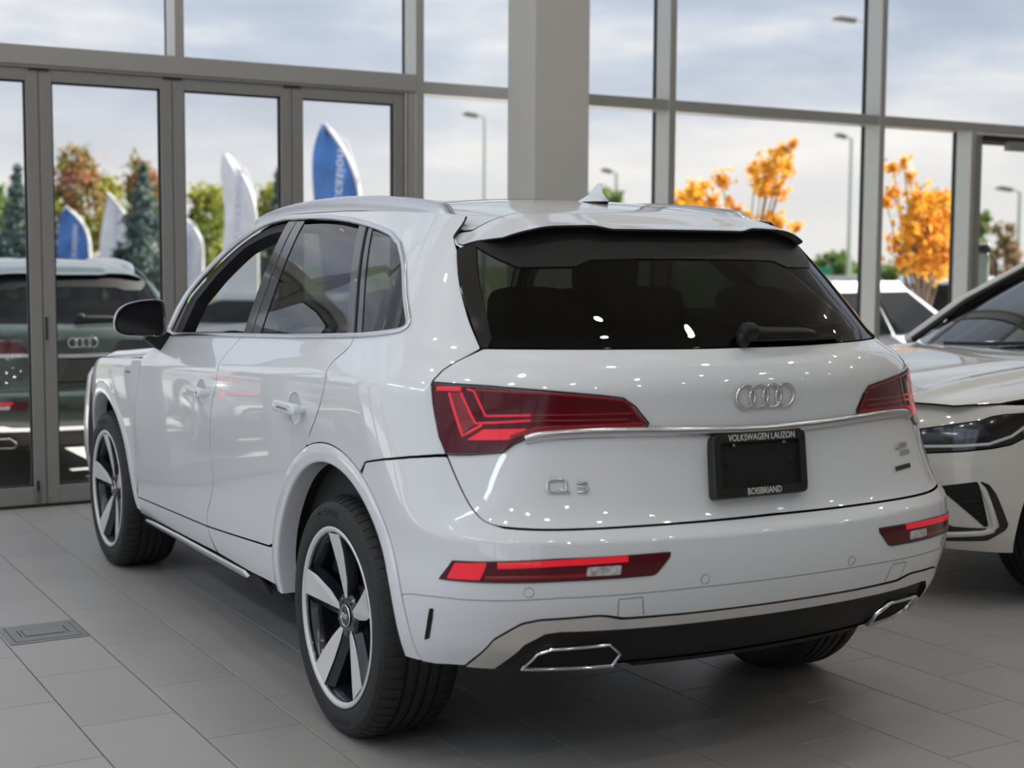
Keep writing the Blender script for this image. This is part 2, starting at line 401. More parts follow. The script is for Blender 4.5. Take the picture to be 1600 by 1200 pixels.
def sdist(pts, poly):
    best = np.full(len(pts), 1e9)
    for a, b in zip(poly, np.roll(poly, -1, 0)):
        d = b-a; t = np.clip(((pts-a)@d)/(d@d+1e-15), 0, 1); best = np.minimum(best, np.linalg.norm(pts-(a+t[:, None]*d), axis=1))
    return best
def inset(p, d):
    if area2(p) < 0: d = -d
    a = np.roll(p, 1, 0); b = np.roll(p, -1, 0)
    t1 = p-a; t2 = b-p; t1 /= np.linalg.norm(t1, axis=1)[:, None]+1e-12; t2 /= np.linalg.norm(t2, axis=1)[:, None]+1e-12
    n1 = np.stack([-t1[:, 1], t1[:, 0]], 1); n2 = np.stack([-t2[:, 1], t2[:, 0]], 1); m = n1+n2; l = np.maximum((m*m).sum(1), .6)
    return p+2*d*m/l[:, None]
def dense(p, step, closed=True):
    o = []; n = len(p)
    for i in range(n if closed else n-1):
        a, b = p[i], p[(i+1) % n]; k = max(1, int(math.ceil(np.linalg.norm(b-a)/step)))
        for j in range(k): o.append(a+(b-a)*j/k)
    if not closed: o.append(p[-1])
    return np.array(o)
def rounded(p, r=.01, k=4):
    """round the corners of a closed polygon (metric 2D)"""
    o = []; n = len(p)
    for i in range(n):
        a, b, c = p[i-1], p[i], p[(i+1) % n]; d1 = a-b; d2 = c-b; l1 = np.linalg.norm(d1); l2 = np.linalg.norm(d2); q = min(r, .45*l1, .45*l2)
        s_, e_ = b+d1/l1*q, b+d2/l2*q
        for j in range(k+1): t = j/k; o.append((1-t)**2*s_+2*t*(1-t)*b+t*t*e_)
    return np.array(o)
def smooth_open(pts, k=5):
    """Catmull-Rom through points"""
    p = np.asarray(pts, float); o = []
    for i in range(len(p)-1):
        a = p[max(i-1, 0)]; b = p[i]; c = p[i+1]; d = p[min(i+2, len(p)-1)]
        for j in range(k):
            t = j/k; o.append(.5*((2*b)+(c-a)*t+(2*a-5*b+4*c-d)*t*t+(3*b-a-3*c+d)*t**3))
    o.append(p[-1]); return [tuple(q) for q in o]
def panel(name, S, poly, m, parent, hole=None, off=0., gap=.0028, depth=.009, res=.035, rnd=.006, edge=.0007):
    p2 = dedupe(S.to2(poly))
    if rnd: p2 = rounded(p2, rnd, 3)
    p2 = inset(p2, gap); p2 = dense(p2, res*.6)
    loops = [p2]; h2 = None
    if hole is not None:
        h2 = dedupe(S.to2(hole)); h2 = rounded(h2, rnd, 3); h2 = inset(h2, -gap); h2 = dense(h2, res*.6); loops.append(h2)
    lo, hi = p2.min(0), p2.max(0)
    gx = np.arange(lo[0]+res/2, hi[0], res); gy = np.arange(lo[1]+res/2, hi[1], res*.87)
    G = np.array([(x+(j % 2)*res/2, y) for j, y in enumerate(gy) for x in gx]) if len(gx) and len(gy) else np.zeros((0, 2))
    if len(G):
        k = pip(G, p2)
        if h2 is not None: k &= ~pip(G, h2)
        G = G[k]
        if len(G):
            k = sdist(G, p2) > res*.42
            if h2 is not None: k &= sdist(G, h2) > res*.42
            G = G[k]
    V = np.concatenate(loops+[G]) if len(G) else np.concatenate(loops)
    E = []; st = 0; rings = []
    for l in loops:
        n = len(l); E += [(st+i, st+(i+1) % n) for i in range(n)]; rings.append(list(range(st, st+n))); st += n
    r = delaunay_2d_cdt([Vector(v) for v in V], E, [], 1, 1e-7)
    V2 = np.array([tuple(v) for v in r[0]]); F = [tuple(f) for f in r[2]]
    cen = np.array([V2[list(f)].mean(0) for f in F]); ok = pip(cen, p2)
    if h2 is not None: ok &= ~pip(cen, h2)
    F = [f for f, o in zip(F, ok) if o]
    back = {}
    for i, orig in enumerate(r[3]):
        for q in orig: back.setdefault(q, i)
    ab = S.fr2(V2); Pn = S.P(ab[:, 0], ab[:, 1]); Nm = S.Nn(ab[:, 0], ab[:, 1]); Pn = Pn+Nm*off
    if F:
        t = np.array(F); a, b, c = Pn[t[:, 0]], Pn[t[:, 1]], Pn[t[:, 2]]; fn = np.cross(b-a, c-a); sg = (fn*Nm[t[:, 0]]).sum(1) < 0
        F = [tuple(f[::-1]) if s_ else f for f, s_ in zip(F, sg)]
    Vv = list(Pn); Nv = list(Nm); dark = []
    for li, ring in enumerate(rings):
        ring = [back.get(i, i) for i in ring]; n = len(ring); rp_ = Pn[ring]; rn = Nm[ring]
        tg = np.roll(rp_, -1, 0)-np.roll(rp_, 1, 0); tg /= np.linalg.norm(tg, axis=1)[:, None]+1e-12
        od = np.cross(tg, rn)
        cc = Pn.mean(0)
        # outward: away from interior — test with 2D orientation
        a2 = area2(V2[ring]); flip = a2 < 0
        # orientation of 2D->3D map
        s3 = np.sign((np.cross(S_dx(S, ab[ring[0]]), S_dy(S, ab[ring[0]]))*rn[0]).sum())
        sgn = (1 if not flip else -1)*s3*(1 if li == 0 else -1)
        od = od*sgn
        b0 = len(Vv)
        rb = rp_+od*edge-rn*edge; rc = rb-rn*depth
        nb = od*.3+rn; nb /= np.linalg.norm(nb, axis=1)[:, None]
        Vv += list(rb); Nv += list(nb); b1 = len(Vv); Vv += list(rb); Nv += list(od); b2 = len(Vv); Vv += list(rc); Nv += list(od)
        for i in range(n):
            j = (i+1) % n; q1 = (ring[i], ring[j], b0+j, b0+i); q2 = (b1+i, b1+j, b2+j, b2+i)
            if sgn*1 > 0: q1 = q1[::-1]; q2 = q2[::-1]
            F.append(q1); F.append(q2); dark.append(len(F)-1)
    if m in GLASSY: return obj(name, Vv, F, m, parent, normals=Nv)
    fm = np.zeros(len(F), dtype=np.int32); fm[dark] = 1  # skirt faces coloured black: shade of the shut lines painted in
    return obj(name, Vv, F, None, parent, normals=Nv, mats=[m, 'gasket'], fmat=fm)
GLASSY = ('car_glass', 'rear_glass', 'clear_glass', 'lens_clear', 'led_red', 'led_mid')
def S_dx(S, ab, e=1e-3): q = S.to2(np.array([ab])); f = lambda d: S.P(*S.fr2(q+d)[0])[0]; return f(np.array([[e, 0]]))-f(np.array([[-e, 0]]))
def S_dy(S, ab, e=1e-3): q = S.to2(np.array([ab])); f = lambda d: S.P(*S.fr2(q+d)[0])[0]; return f(np.array([[0, e]]))-f(np.array([[0, -e]]))
def strip(name, S, path, width, height, m, parent, closed=False, off=0., step=.02, taper=0, base=-.004, rnd=False, relax=0):
    """a moulded strip lying along a path on the surface"""
    p2 = dedupe(S.to2(path), closed); p2 = dense(p2, step, closed)
    for _ in range(relax): p2 = .25*np.roll(p2, 1, 0)+.5*p2+.25*np.roll(p2, -1, 0)
    ab = S.fr2(p2); P = S.P(ab[:, 0], ab[:, 1]); Nm = S.Nn(ab[:, 0], ab[:, 1])
    if closed: T = np.roll(P, -1, 0)-np.roll(P, 1, 0)
    else: T = np.gradient(P, axis=0)
    T /= np.linalg.norm(T, axis=1)[:, None]; B = np.cross(Nm, T); n = len(P)
    prof = [(-.5, base/height if height else 0), (-.5, .55), (-.38, .9), (-.2, 1), (.2, 1), (.38, .9), (.5, .55), (.5, base/height)]
    if rnd: prof = [(-.5, base/height), (-.5, .1), (-.45, .44), (-.34, .74), (-.18, .94), (0, 1), (.18, .94), (.34, .74), (.45, .44), (.5, .1), (.5, base/height)]
    wv = np.full(n, width)
    if taper: k = np.arange(n); wv = width*np.clip(np.minimum(k, n-1-k)/max(1, taper), .08, 1)
    V = []; F = []; q = len(prof)
    for i in range(n):
        for (b, h) in prof: V.append(P[i]+B[i]*b*wv[i]+Nm[i]*(h*height+off))
    for i in range(n if closed else n-1):
        j = (i+1) % n
        for k in range(q-1): F.append((i*q+k, i*q+k+1, j*q+k+1, j*q+k)[::-1])
    if not closed: F.append(tuple(range(q))); F.append(tuple((n-1)*q+k for k in range(q))[::-1])
    o = obj(name, V, F, m, parent, smooth=True); o.data.set_sharp_from_angle(angle=math.radians(50)); return o
# ------------------------------------------------------------------ the SUV
BK = {
'light':[(2.675,8.95),(2.575,8.89),(2.472,8.78),(2.385,8.68),(2.347,8.62),(2.323,8.45),(2.291,8.1),(2.292,8.03),(2.419,7.94),(2.463,7.9),(2.488,7.86),(2.511,7.68),(2.526,7.59),(2.543,7.41),(2.646,7.26),(2.662,7.6),(2.674,8.38),(2.679,8.91)],
'gatecut':[(2.599,10.8),(2.629,10.31),(2.662,9.63),(2.677,9.01)],
'gatecut2':[(2.649,7.24),(2.626,6.62),(2.599,6.05),(2.564,5.67),(2.485,5.57),(2.393,5.59),(2.196,5.73),(2.008,5.83)],
'refl':[(2.669,4.15),(2.509,4.33),(2.428,4.41),(2.194,4.49),(2.195,4.34),(2.221,3.76),(2.231,3.71),(2.427,3.64),(2.503,3.59),(2.602,3.53),(2.702,3.47)],
'lowline':[(2.791,2.8),(2.638,2.82),(2.538,2.9),(2.422,3.01),(2.145,3.06),(1.984,3.04),(1.83,3.04)],
'cdoor':[(3.016,11.06),(3.015,10.74),(3.021,10.4),(3.039,9.79),(3.045,9.07),(3.045,8.27),(3.057,7.06),(3.087,5.89)],
'bdoor':[(3.296,11.05),(3.309,10.52),(3.322,9.66),(3.325,9.02),(3.327,7.68),(3.344,6.47),(3.352,5.52),(3.354,4.65),(3.348,4.06),(3.354,3.44),(3.373,2.68),(3.378,2.04),(3.375,1.62),(3.362,1.12)],
'adoor':[(3.586,10.34),(3.613,9.62),(3.613,8.94),(3.621,7.29),(3.636,5.98),(3.646,4.68),(3.649,3.66),(3.644,2.58),(3.651,1.72)],
'chromeout':[(3.559,11.25),(3.523,13.45),(3.465,14.08),(3.397,14.6),(3.385,14.68),(3.349,14.8),(3.286,14.78),(3.22,14.73),(3.155,14.59),(3.094,14.36),(3.025,13.97),(3.0,13.69),(2.877,12.98),(2.778,11.75),(2.771,11.46),(2.793,11.29),(2.943,11.04),(3.127,10.96),(3.256,10.98),(3.548,11.03)],
'rglass':[(3.259,14.43),(3.208,14.37),(3.104,14.11),(3.064,12.6),(3.03,11.13),(3.254,11.16)],
'fopen':[(3.543,11.26),(3.512,12.9),(3.468,13.51),(3.412,14.09),(3.349,14.34),(3.297,14.42),(3.299,11.15)],
'S1':[(2.608,7.63),(2.581,7.87),(2.506,7.93),(2.522,7.79),(2.536,7.68)],
'S2':[(2.644,8.7),(2.617,7.7),(2.583,7.97)],
'S3':[(2.623,8.71),(2.595,8.0),(2.502,8.11),(2.331,8.18)],
'S4':[(2.613,8.8),(2.601,8.76),(2.578,8.18),(2.503,8.23),(2.327,8.31)],
'S5':[(2.668,8.79),(2.623,8.8)],
'S6':[(2.6,8.79),(2.471,8.72),(2.384,8.63),(2.34,8.56),(2.305,8.15)],
'S7':[(2.533,7.74),(2.489,7.94),(2.3,8.07)],
'S8':[(2.641,8.7),(2.624,8.71),(2.596,8.01),(2.616,7.75)],
'F1':[(2.681,3.54),(2.663,4.1),(2.587,4.22),(2.602,3.61)],
'F2':[(2.563,4.14),(2.428,4.28),(2.282,4.36)],
'F3':[(2.368,4.1),(2.296,4.13),(2.297,3.81),(2.369,3.8)],
'F4':[(2.59,3.7),(2.508,3.76),(2.409,3.82),(2.371,3.84)],
}
ROWS = [(.265, 0, .862, .355, -.86, 4.2, .12, -.15, .365), (.35, 0, .905, .43, -.915, 4.3, .12, -.15, .43), (.435, 0, .922, .51, -.955, 4.4, .12, -.15, .51),
 (.53, -.012, .930, .58, -.978, 4.5, .12, -.15, .58), (.65, -.022, .934, .65, -.985, 4.5, .12, -.15, .655), (.76, -.030, .938, .72, -.978, 4.4, .12, -.15, .73),
 (.86, -.036, .941, .77, -.935, 3.9, .12, -.15, .79), (.95, -.041, .943, .88, -.905, 3.4, .13, -.15, .90), (1.015, -.045, .942, 1.0, -.890, 3.0, .14, -.15, 1.02),
 (1.063, -.0475, .936, 1.14, -.888, 2.8, .15, -.15, 1.13), (1.105, -.047, .908, 1.175, -.862, 2.7, .16, -.12, 1.175), (1.172, -.047, .862, 1.212, -.800, 2.6, .17, -.08, 1.225)]
UPR = [(.25, .20, 1.30, -.708, 2.7, .17, -.05), (.55, .47, 1.41, -.58, 3.0, .17, 0.0), (.82, .76, 1.515, -.462, 3.4, .17, .05), (1., 1., 1.57, -.41, 3.8, .17, .08)]
GZ = ([2.9, 2.3, 2.12, 2.05, 1.98, 1.79, 1.53, 1.36, 1.12, .77, .3, 0, -.4], [1.14, 1.15, 1.16, 1.245, 1.32, 1.454, 1.565, 1.603, 1.622, 1.622, 1.612, 1.598, 1.562])
GW = ([2.9, 2.3, 2.12, 1.98, 1.79, 1.53, 1.36, 1.12, .77, 0, -.4], [.83, .825, .822, .778, .717, .662, .634, .616, .607, .60, .585])
SUV = Body(ROWS, UPR, [3.75, 3.45, 3.1, 2.8, 2.3, 1.7, 1.1, .5, 0, -.3], [-.20, -.075, -.022, -.008, -.006, -.003, 0, .003, .004, .0], GZ, GW, [.905, .925, .936, .938], [5, 9], fd=.42)
def superell(name, c, s, m, parent, e1=.35, e2=.35, rot=None, nu=20, nv=12):
    V = []; F = []
    f = lambda q, e: math.copysign(abs(q)**e, q)
    for j in range(nv+1):
        p = -PI/2+PI*j/nv
        for i in range(nu):
            t = 2*PI*i/nu; V.append(Vector((f(math.cos(p), e1)*f(math.cos(t), e2)*s[0], f(math.cos(p), e1)*f(math.sin(t), e2)*s[1], f(math.sin(p), e1)*s[2])))
    for j in range(nv):
        for i in range(nu): F.append((j*nu+i, j*nu+(i+1) % nu, (j+1)*nu+(i+1) % nu, (j+1)*nu+i))
    if rot: V = [rot @ v for v in V]
    return obj(name, [v+Vector(c) for v in V], F, m, parent, smooth=True)
def roof_f(x, y):
    g = pch(y, *GZ); wd = pch(y, *GW); cr = pch(y, [1.7, 1.3, .7, .2, -.2, -.5], [.02, .035, .048, .05, .036, .012])
    t = np.clip(np.abs(x)/wd, 0, 1.2); z = g+cr*(1-t**2.6)
    k = np.clip((.05-y)/.3, 0, 1); z = z-k*.055*np.clip((np.abs(x)-.40)/.2, 0, 1.3)**2.2
    k2 = np.clip((-.26-y)/.14, 0, 1); z = z-k2*.010*(1-np.clip((np.abs(x)-.24)/.05, 0, 1))
    z = z-.015*np.clip((-.30-y)/.12, 0, 1)
    return z
ROOF = Sheet(roof_f)
def hood_f(x, y):
    zs = 1.063-.0475*(y-1.1)-.42*np.clip(y-2.82, 0, 2)**2; h = pch(y, [1.9, 2.3, 2.8, 3.2, 3.5, 3.7], [.13, .118, .095, .075, .04, -.02])
    t = np.clip(np.abs(x)/(.934-.2*np.clip(y-2.75, 0, 2)**1.6), 0, 1); return zs-.008+h*(1-t**6)**.7+.012*np.exp(-((np.abs(x)-.55)/.07)**2)
HOOD = Sheet(hood_f)
JOINT = [(2.6495, 7.24), (2.674, 7.18), (2.705, 7.07), (2.741, 6.92), (2.786, 6.7), (2.842, 6.41), (2.891, 6.13), (2.938, 5.85)]
def mir(p): return [(4-a, b) for a, b in p]
def sym(left): return list(left)+[(4-a, b) for a, b in reversed(left)]
def arc(y0, z0, r, a0, a1, n=14):
    """left-side (u,v) along a wheel-arch circle; angle 0 = forward, 90 = up"""
    g = np.radians(np.linspace(a0, a1, n+1)); q = SUV.yz(y0+r*np.cos(g), z0+r*np.sin(g)); return [(4-a, b) for a, b in q]
def frame_on(S, u, v, flipx=False):
    P = Vector(S.P(u, v)[0]); n = Vector(S.Nn(u, v)[0]).normalized(); X = Vector(S_dx(S, (u, v))).normalized()
    X = (X-n*X.dot(n)).normalized()
    Y = n.cross(X)
    if Y.z < 0: Y = -Y; 
    X = Y.cross(n).normalized()
    return P, X, Y, n
def wheel(parent, side, y0, front):
    """tyre with rim, five bladed spokes, disc, hub cap and raised lettering; side -1 left, +1 right"""
    zc = .366; s = side; xc = .795*s
    fr = ((xc, y0, zc), (0, 1, 0), (0, 0, 1), (s, 0, 0)); Xs = Vector((s, 0, 0)); O = Vector((xc, y0, zc))
    R = .368
    prof = [(.262, -.115), (.275, -.122), (.300, -.130), (.330, -.131), (.350, -.122), (.362, -.104), (.366, -.085)]
    for g in (-.055, -.018, .018, .055):
        prof += [(.368, g-.006), (.360, g-.0045), (.360, g+.0045), (.368, g+.006)]
    prof += [(.366, .085), (.362, .104), (.350, .122), (.338, .1275), (.336, .1295), (.318, .1315), (.300, .131), (.286, .128), (.280, .124), (.274, .124), (.270, .118)]
    mb = MB().rev(prof, 96, fr)
    # shoulder tread blocks with sipes
    for i in range(64):
        g = 2*PI*(i+.5)/64; t = Vector((0, -math.sin(g), math.cos(g))); rd = Vector((0, math.cos(g), math.sin(g)))
        for sg in (-1, 1):
            A = [O+rd*r_+t*q+Xs*(h*sg) for (r_, h) in ((.3700, .066), (.3685, .088), (.3625, .107), (.3535, .1205)) for q in (-.0135, .0125)]
            B = [O+rd*r_+t*q+Xs*(h*sg) for (r_, h) in ((.3600, .066), (.3600, .088), (.3550, .104), (.3480, .116)) for q in (-.0135, .0125)]
            b = len(mb.v); mb.v += [tuple(p) for p in A+B]
            for k in range(3): mb.f.append((b+2*k, b+2*k+1, b+2*k+3, b+2*k+2))
            for k in range(3):
                mb.f.append((b+2*k, b+2*k+2, b+8+2*k+2, b+8+2*k)); mb.f.append((b+2*k+1, b+8+2*k+1, b+8+2*k+3, b+2*k+3))
            mb.f.append((b+6, b+7, b+15, b+14)); mb.f.append((b, b+8, b+9, b+1))
    t = mb.build('wheel', 'rubber', parent, True, 35)
    # lettering round the sidewall
    def arc_text(txt, size, r0, mid_deg, m='letter_rubber', dh=.0012):
        adv = size*.70; n = len(txt); dirn = 1 if s > 0 else -1
        for i, ch in enumerate(txt):
            if ch == ' ': continue
            g = math.radians(mid_deg)+dirn*-1*((i-(n-1)/2)*adv/r0)*(1)
            rd = Vector((0, math.cos(g), math.sin(g))); X = rd.cross(Xs)*1.0
            if s > 0: X = Xs.cross(rd)*-1
            X = rd.cross(Xs) if s > 0 else rd.cross(Xs)
            text('tyre_letter', ch, size, (O+rd*r0+Xs*.1312, X, rd, Xs), m, t, .0009)
    if s < 0:
        arc_text('SCORPION', .031, .317, 80); arc_text('PIRELLI', .026, .317, 260)
    # rim barrel, lip
    rim = MB().rev([(.262, -.11), (.245, -.095), (.243, .07), (.252, .098), (.262, .108), (.272, .118), (.2755, .122), (.2765, .1265), (.273, .1285), (.265, .1265), (.2585, .121), (.256, .113)], 96, fr).build('wheel_rim', 'dark_wheel', t, True, 40)
    lip = MB().rev([(.2575, .118), (.2600, .1245), (.2680, .1285), (.2745, .129), (.2765, .1265)], 96, fr).build('rim_lip', 'machined', t, True)
    # spokes
    blade = [(.260, 10), (.205, 13), (.118, 16), (.062, 14), (.052, -4), (.095, -8), (.165, -9), (.258, -9)]
    def pt(r_, d, h, k):
        dr = 1 if s < 0 else -1
        g = math.radians(86+72*k+(d)) if s < 0 else math.radians(94-72*k-d)
        return tuple(O+Vector((0, math.cos(g), math.sin(g)))*r_+Xs*h)
    hh = lambda r_: .088+.037*min(1, (r_/.26))**1.6
    for k in range(5):
        V = []; F = []; nb = len(blade)
        for (r_, d) in blade: V.append(pt(r_, d, hh(r_), k))
        low = []
        for (r_, d) in blade:
            V.append(pt(r_, d+(5*.1/max(r_, .08)*(1 if d > 0 else -1)), hh(r_)-.035, k))
        # darker flank arm beside the blade
        F.append(tuple(range(nb)) if s > 0 else tuple(range(nb))[::-1])
        for i in range(nb):
            j = (i+1) % nb; q = (i, nb+i, nb+j, j); F.append(q if s > 0 else q[::-1])
        me_f = [0]+[1]*nb
        obj('spoke', V, F, None, t, mats=['machined', 'dark_wheel'], fmat=me_f)
        arm = [(.258, -8.5), (.165, -8.5), (.095, -7.5), (.05, -5), (.05, -30), (.10, -24), (.17, -18), (.255, -16)]
        V = [pt(r_, d, hh(r_)-(.004 if i < 4 else .022), k) for i, (r_, d) in enumerate(arm)]+[pt(r_, d, hh(r_)-.05, k) for (r_, d) in arm]
        F = [tuple(range(8)) if s > 0 else tuple(range(8))[::-1]]+[((i, 8+i, 8+(i+1) % 8, (i+1) % 8) if s > 0 else (i, 8+i, 8+(i+1) % 8, (i+1) % 8)[::-1]) for i in range(8)]
        obj('spoke_flank', V, F, 'dark_wheel', t)
    MB().rev([(.0, .060), (.072, .060), (.074, .082), (.066, .090), (.036, .090)], 40, fr).build('hub', 'dark_wheel', t, True, 30)
    MB().rev([(.0, .097), (.030, .096), (.033, .093), (.034, .086)], 32, fr).build('hub_cap', 'dark_wheel', t, True, 30)
    MB().rev([(.0315, .0935), (.033, .0965), (.0345, .0935)], 40, fr).build('hub_ring', 'chrome', t, True)
    for j in range(4):
        c = O+Vector((0, (j-1.5)*.0105, 0))+Xs*.098
        MB().rev([(.0062, 0), (.0070, .0012), (.0078, 0)], 20, (c, (0, 1, 0), (0, 0, 1), Xs)).build('cap_emblem_ring', 'chrome', t, True)
    for j in range(5):
        g = math.radians(86+36+72*j); c = O+Vector((0, math.cos(g), math.sin(g)))*.055+Xs*.072
        MB().rev([(0, .022), (.009, .021), (.0105, .018), (.0105, 0)], 6, (c, (0, 1, 0), (0, 0, 1), Xs)).build('wheel_bolt', 'black_gloss', t)
    MB().rev([(.06, .02), (.175, .02), (.177, .015), (.177, -.01), (.06, -.01)], 64, fr).build('brake_disc', 'steel', t, True, 30)
    a0 = math.radians(150 if front else 30)
    MB().rev([(.105, -.03), (.105, .045), (.188, .045), (.192, -.03)], 12, fr, a0-.45, a0+.45).build('brake_caliper', 'black_gloss', t, False)
    return t
def suv(paint, label, loc, rz=0, simple=False):
    root = empty('suv_car', loc, rz, label, 'car')
    S = SUV; B = BK
    HC1 = (3.375, 7.20); HC2 = (3.111, 7.03)
    RA = (0., .365); FA = (2.819, .365); RO = .535; RI = .475; FO = .51; FI = .452
    chrome = B['chromeout']
    belt = lambda a, b, n=6: [(a+(b-a)*i/n, 10.99) for i in range(n+1)]
    for sd in (1, 0):          # 1 = left as drawn, 0 = mirrored right
        T = (lambda p: list(p)) if sd else mir
        # ---- front door
        ad = [(3.565, 11.0)]+smooth_open(B['adoor'][:-1], 3); bd = smooth_open(B['bdoor'][:12], 3)
        fd = ad+[(3.655, 1.57), (3.52, 1.80), (3.378, 2.04)]+bd[::-1][1:-1]+[(3.296, 10.99), (3.43, 10.99)]
        h1 = [(HC1[0]+.0140*math.cos(2*PI*i/24), HC1[1]+.62*math.sin(2*PI*i/24)) for i in range(24)]; h2 = [(HC2[0]+.0135*math.cos(2*PI*i/24), HC2[1]+.62*math.sin(2*PI*i/24)) for i in range(24)]
        d1 = panel('front_door', S, T(fd), paint, root, hole=T(h1))
        lo = [(3.655, 1.55), (3.52, 1.78), (3.378, 2.02), (3.375, 1.62), (3.362, .95), (3.5, .78), (3.668, .60)]
        panel('door_lower', S, T(lo), paint, d1, res=.03)
        rd = bd+[(3.189, 2.55)]+arc(*RA, RO, 15, 71, 10)+smooth_open(B['cdoor'], 3)[::-1][1:-1]+[(3.016, 10.99), (3.15, 10.99)]
        d2 = panel('rear_door', S, T(rd), paint, root, hole=T(h2))
        lo = [(3.378, 2.02), (3.189, 2.53)]+arc(*RA, RO, 14, -1, 4)+[(3.26, .93), (3.358, .95), (3.374, 1.62)]
        panel('door_lower', S, T(lo), paint, d2, res=.03)
        # sill: bright strip and black skirt
        strip('sill_strip', S, T([(3.66, .30), (3.5, .52), (3.376, .62), (3.268, .70)]), .030, .012, 'satin_trim', root, taper=2)
        panel('sill_skirt', S, T([(3.685, .42), (3.5, .62), (3.37, .75), (3.245, .80), (3.235, .05), (3.68, .02)]), 'black_plastic', root, off=-.008)
        # ---- handles in their bowls
        for dr, (u, v), hole in ((d1, HC1, h1), (d2, HC2, h2)):
            P, X, Y, n = frame_on(S, u if sd else 4-u, v); fwd = Vector((0, 1, 0)); fwd = (fwd-n*fwd.dot(n)).normalized(); up = n.cross(fwd); up = up if up.z > 0 else -up
            rot = Matrix((fwd, up, n)).transposed()
            hh_ = np.array(T(hole)); V = []; F = []; k = len(hh_); c2 = hh_.mean(0)
            for q, dp in ((1.02, .0015), (.9, .006), (.72, .013), (.45, .018), (.02, .019)):
                pp = c2+(hh_-c2)*q; V += list(S.P(pp[:, 0], pp[:, 1])-S.Nn(pp[:, 0], pp[:, 1])*dp)
            for j in range(4):
                for i in range(k): f = (j*k+i, j*k+(i+1) % k, (j+1)*k+(i+1) % k, (j+1)*k+i); F.append(f)
            bo = obj('handle_bowl', V, F, paint, dr, smooth=True)
            h = superell('door_handle', P+n*.030, (.098, .0185, .014), paint, dr, .35, .35, rot)
            for e in (-.078, .078): superell('handle_mount', P+n*.012+fwd*e, (.018, .012, .022), paint, h, .5, .5, rot, 12, 8)
            superell('handle_blade', P+n*.0435, (.062, .004, .0016), 'chrome', h, .5, .5, rot, 16, 6)
            if u > 3.2 and sd: superell('lock_cylinder', P+n*.040-fwd*.078, (.007, .007, .005), 'black_gloss', h, 1, 1, rot, 10, 6)
        # ---- quarter panel with D pillar, roof rail and A pillar
        q = smooth_open(B['cdoor'], 3)[::-1]+[(2.943, 11.02)]+smooth_open(chrome[15:8:-1], 3)+[tuple(p) for p in chrome[8::-1]]+[(3.572, 11.25), (3.572, 11.89), (3.555, 13.59), (3.538, 14.37), (3.485, 14.88), (3.45, 15.0), (3.35, 15), (3.2, 15), (3.05, 15), (2.9, 15), (2.78, 15), (2.715, 15), (2.705, 14.5), (2.712, 13.97), (2.683, 13.55), (2.655, 12.6), (2.628, 11.7), (2.603, 10.81)]+B['gatecut'][1:]+[(2.679, 8.91), (2.674, 8.38), (2.662, 7.6)]+JOINT+arc(*RA, RO, 116.5, 72, 8)
        panel('quarter_panel', S, T(q), paint, root, res=.03)
        # ---- front fender
        fe = [(3.565, 9.35), (3.613, 9.1)]+smooth_open(B['adoor'][2:-1], 3)[1:]+[(3.660, 1.57), (3.672, .55)]+arc(*FA, FO, 183, 0, 16)[1:]+[(3.985, .9), (3.985, 5), (3.985, 9.15), (3.803, 9.17), (3.738, 9.25)]
        panel('front_fender', S, T(fe), paint, root, res=.03)
        # fender badge
        if sd:
            P, X, Y, n = frame_on(S, 3.665, 7.9); MB().prism([(-.04, -.005), (.04, -.005), (.045, .006), (-.035, .006)], (P, X, Y, n), 0, .003).build('fender_badge', 'chrome', root)
        # ---- arch lips
        for (yc, zc, ro, ri, a0, a1, nm) in ((*RA, RO, RI, -3, 180.5, 'arch_lip'), (*FA, FO, FI, -4, 183, 'arch_lip')):
            n = 40; V = []; F = []
            offs = [(ro-.0015, -.004), (ro-.002, .0025), (ro-.006, .004), (ri+.012, .0055), (ri+.004, .0045), (ri+.001, .001), (ri, -.006), (ri-.002, -.06)]
            pts = arc(yc, zc, ro, a0, a1, n); nn = S.Nn([p[0] for p in pts], [p[1] for p in pts])
            inn = arc(yc, zc, ri, a0, a1, n); Po = S.P([p[0] for p in pts], [p[1] for p in pts]); Pi = S.P([p[0] for p in inn], [p[1] for p in inn])
            for i in range(n+1):
                g = math.radians(a0+(a1-a0)*i/n)
                for (r_, h) in offs:
                    t = (ro-r_)/(ro-ri); x = Po[i][0]+(Pi[i][0]-Po[i][0])*min(t, 1)
                    p = np.array([x-h, yc+r_*math.cos(g), zc+r_*math.sin(g)])
                    if not sd: p = p*[-1, 1, 1]
                    V.append(p)
            k = len(offs)
            for i in range(n):
                for j in range(k-1):
                    f = (i*k+j, i*k+j+1, (i+1)*k+j+1, (i+1)*k+j); F.append(f if not sd else f[::-1])
            o = obj(nm, V, F, paint, root, smooth=True); o.data.set_sharp_from_angle(angle=math.radians(60))
            # wheel house
            sg = -1 if sd else 1; V = []; F = []
            for i in range(25):
                g = math.radians(2+178*i/24) if yc < 1 else math.radians(-25+203*i/24)
                for (x, r_) in ((.875, ri+.006), (.55, ri+.004), (.45, ri-.01), (.45, .06)): V.append((sg*x, yc+r_*math.cos(g), zc+r_*math.sin(g)))
            for i in range(24):
                for j in range(3): f = (i*4+j, i*4+j+1, i*4+5+j, i*4+4+j); F.append(f)
            obj('wheel_house', V, F, 'black_void', root, smooth=True)
        # ---- windows
        rings = chrome
        ct = smooth_open(chrome, 4); ct = [chrome[-1]]+ct
        strip('window_trim', S, T(ct[1:]), .017, .006, 'bright_trim', root, closed=True, off=.001, step=.012, relax=14)
        gl = [B['rglass'][i] for i in (0, 1, 2, 3, 4, 5)]
        rg = [(3.262, 14.48), (3.208, 14.47), (3.155, 14.36), (3.100, 14.16), (3.062, 12.6), (3.026, 11.11), (3.14, 11.09), (3.256, 11.11)]
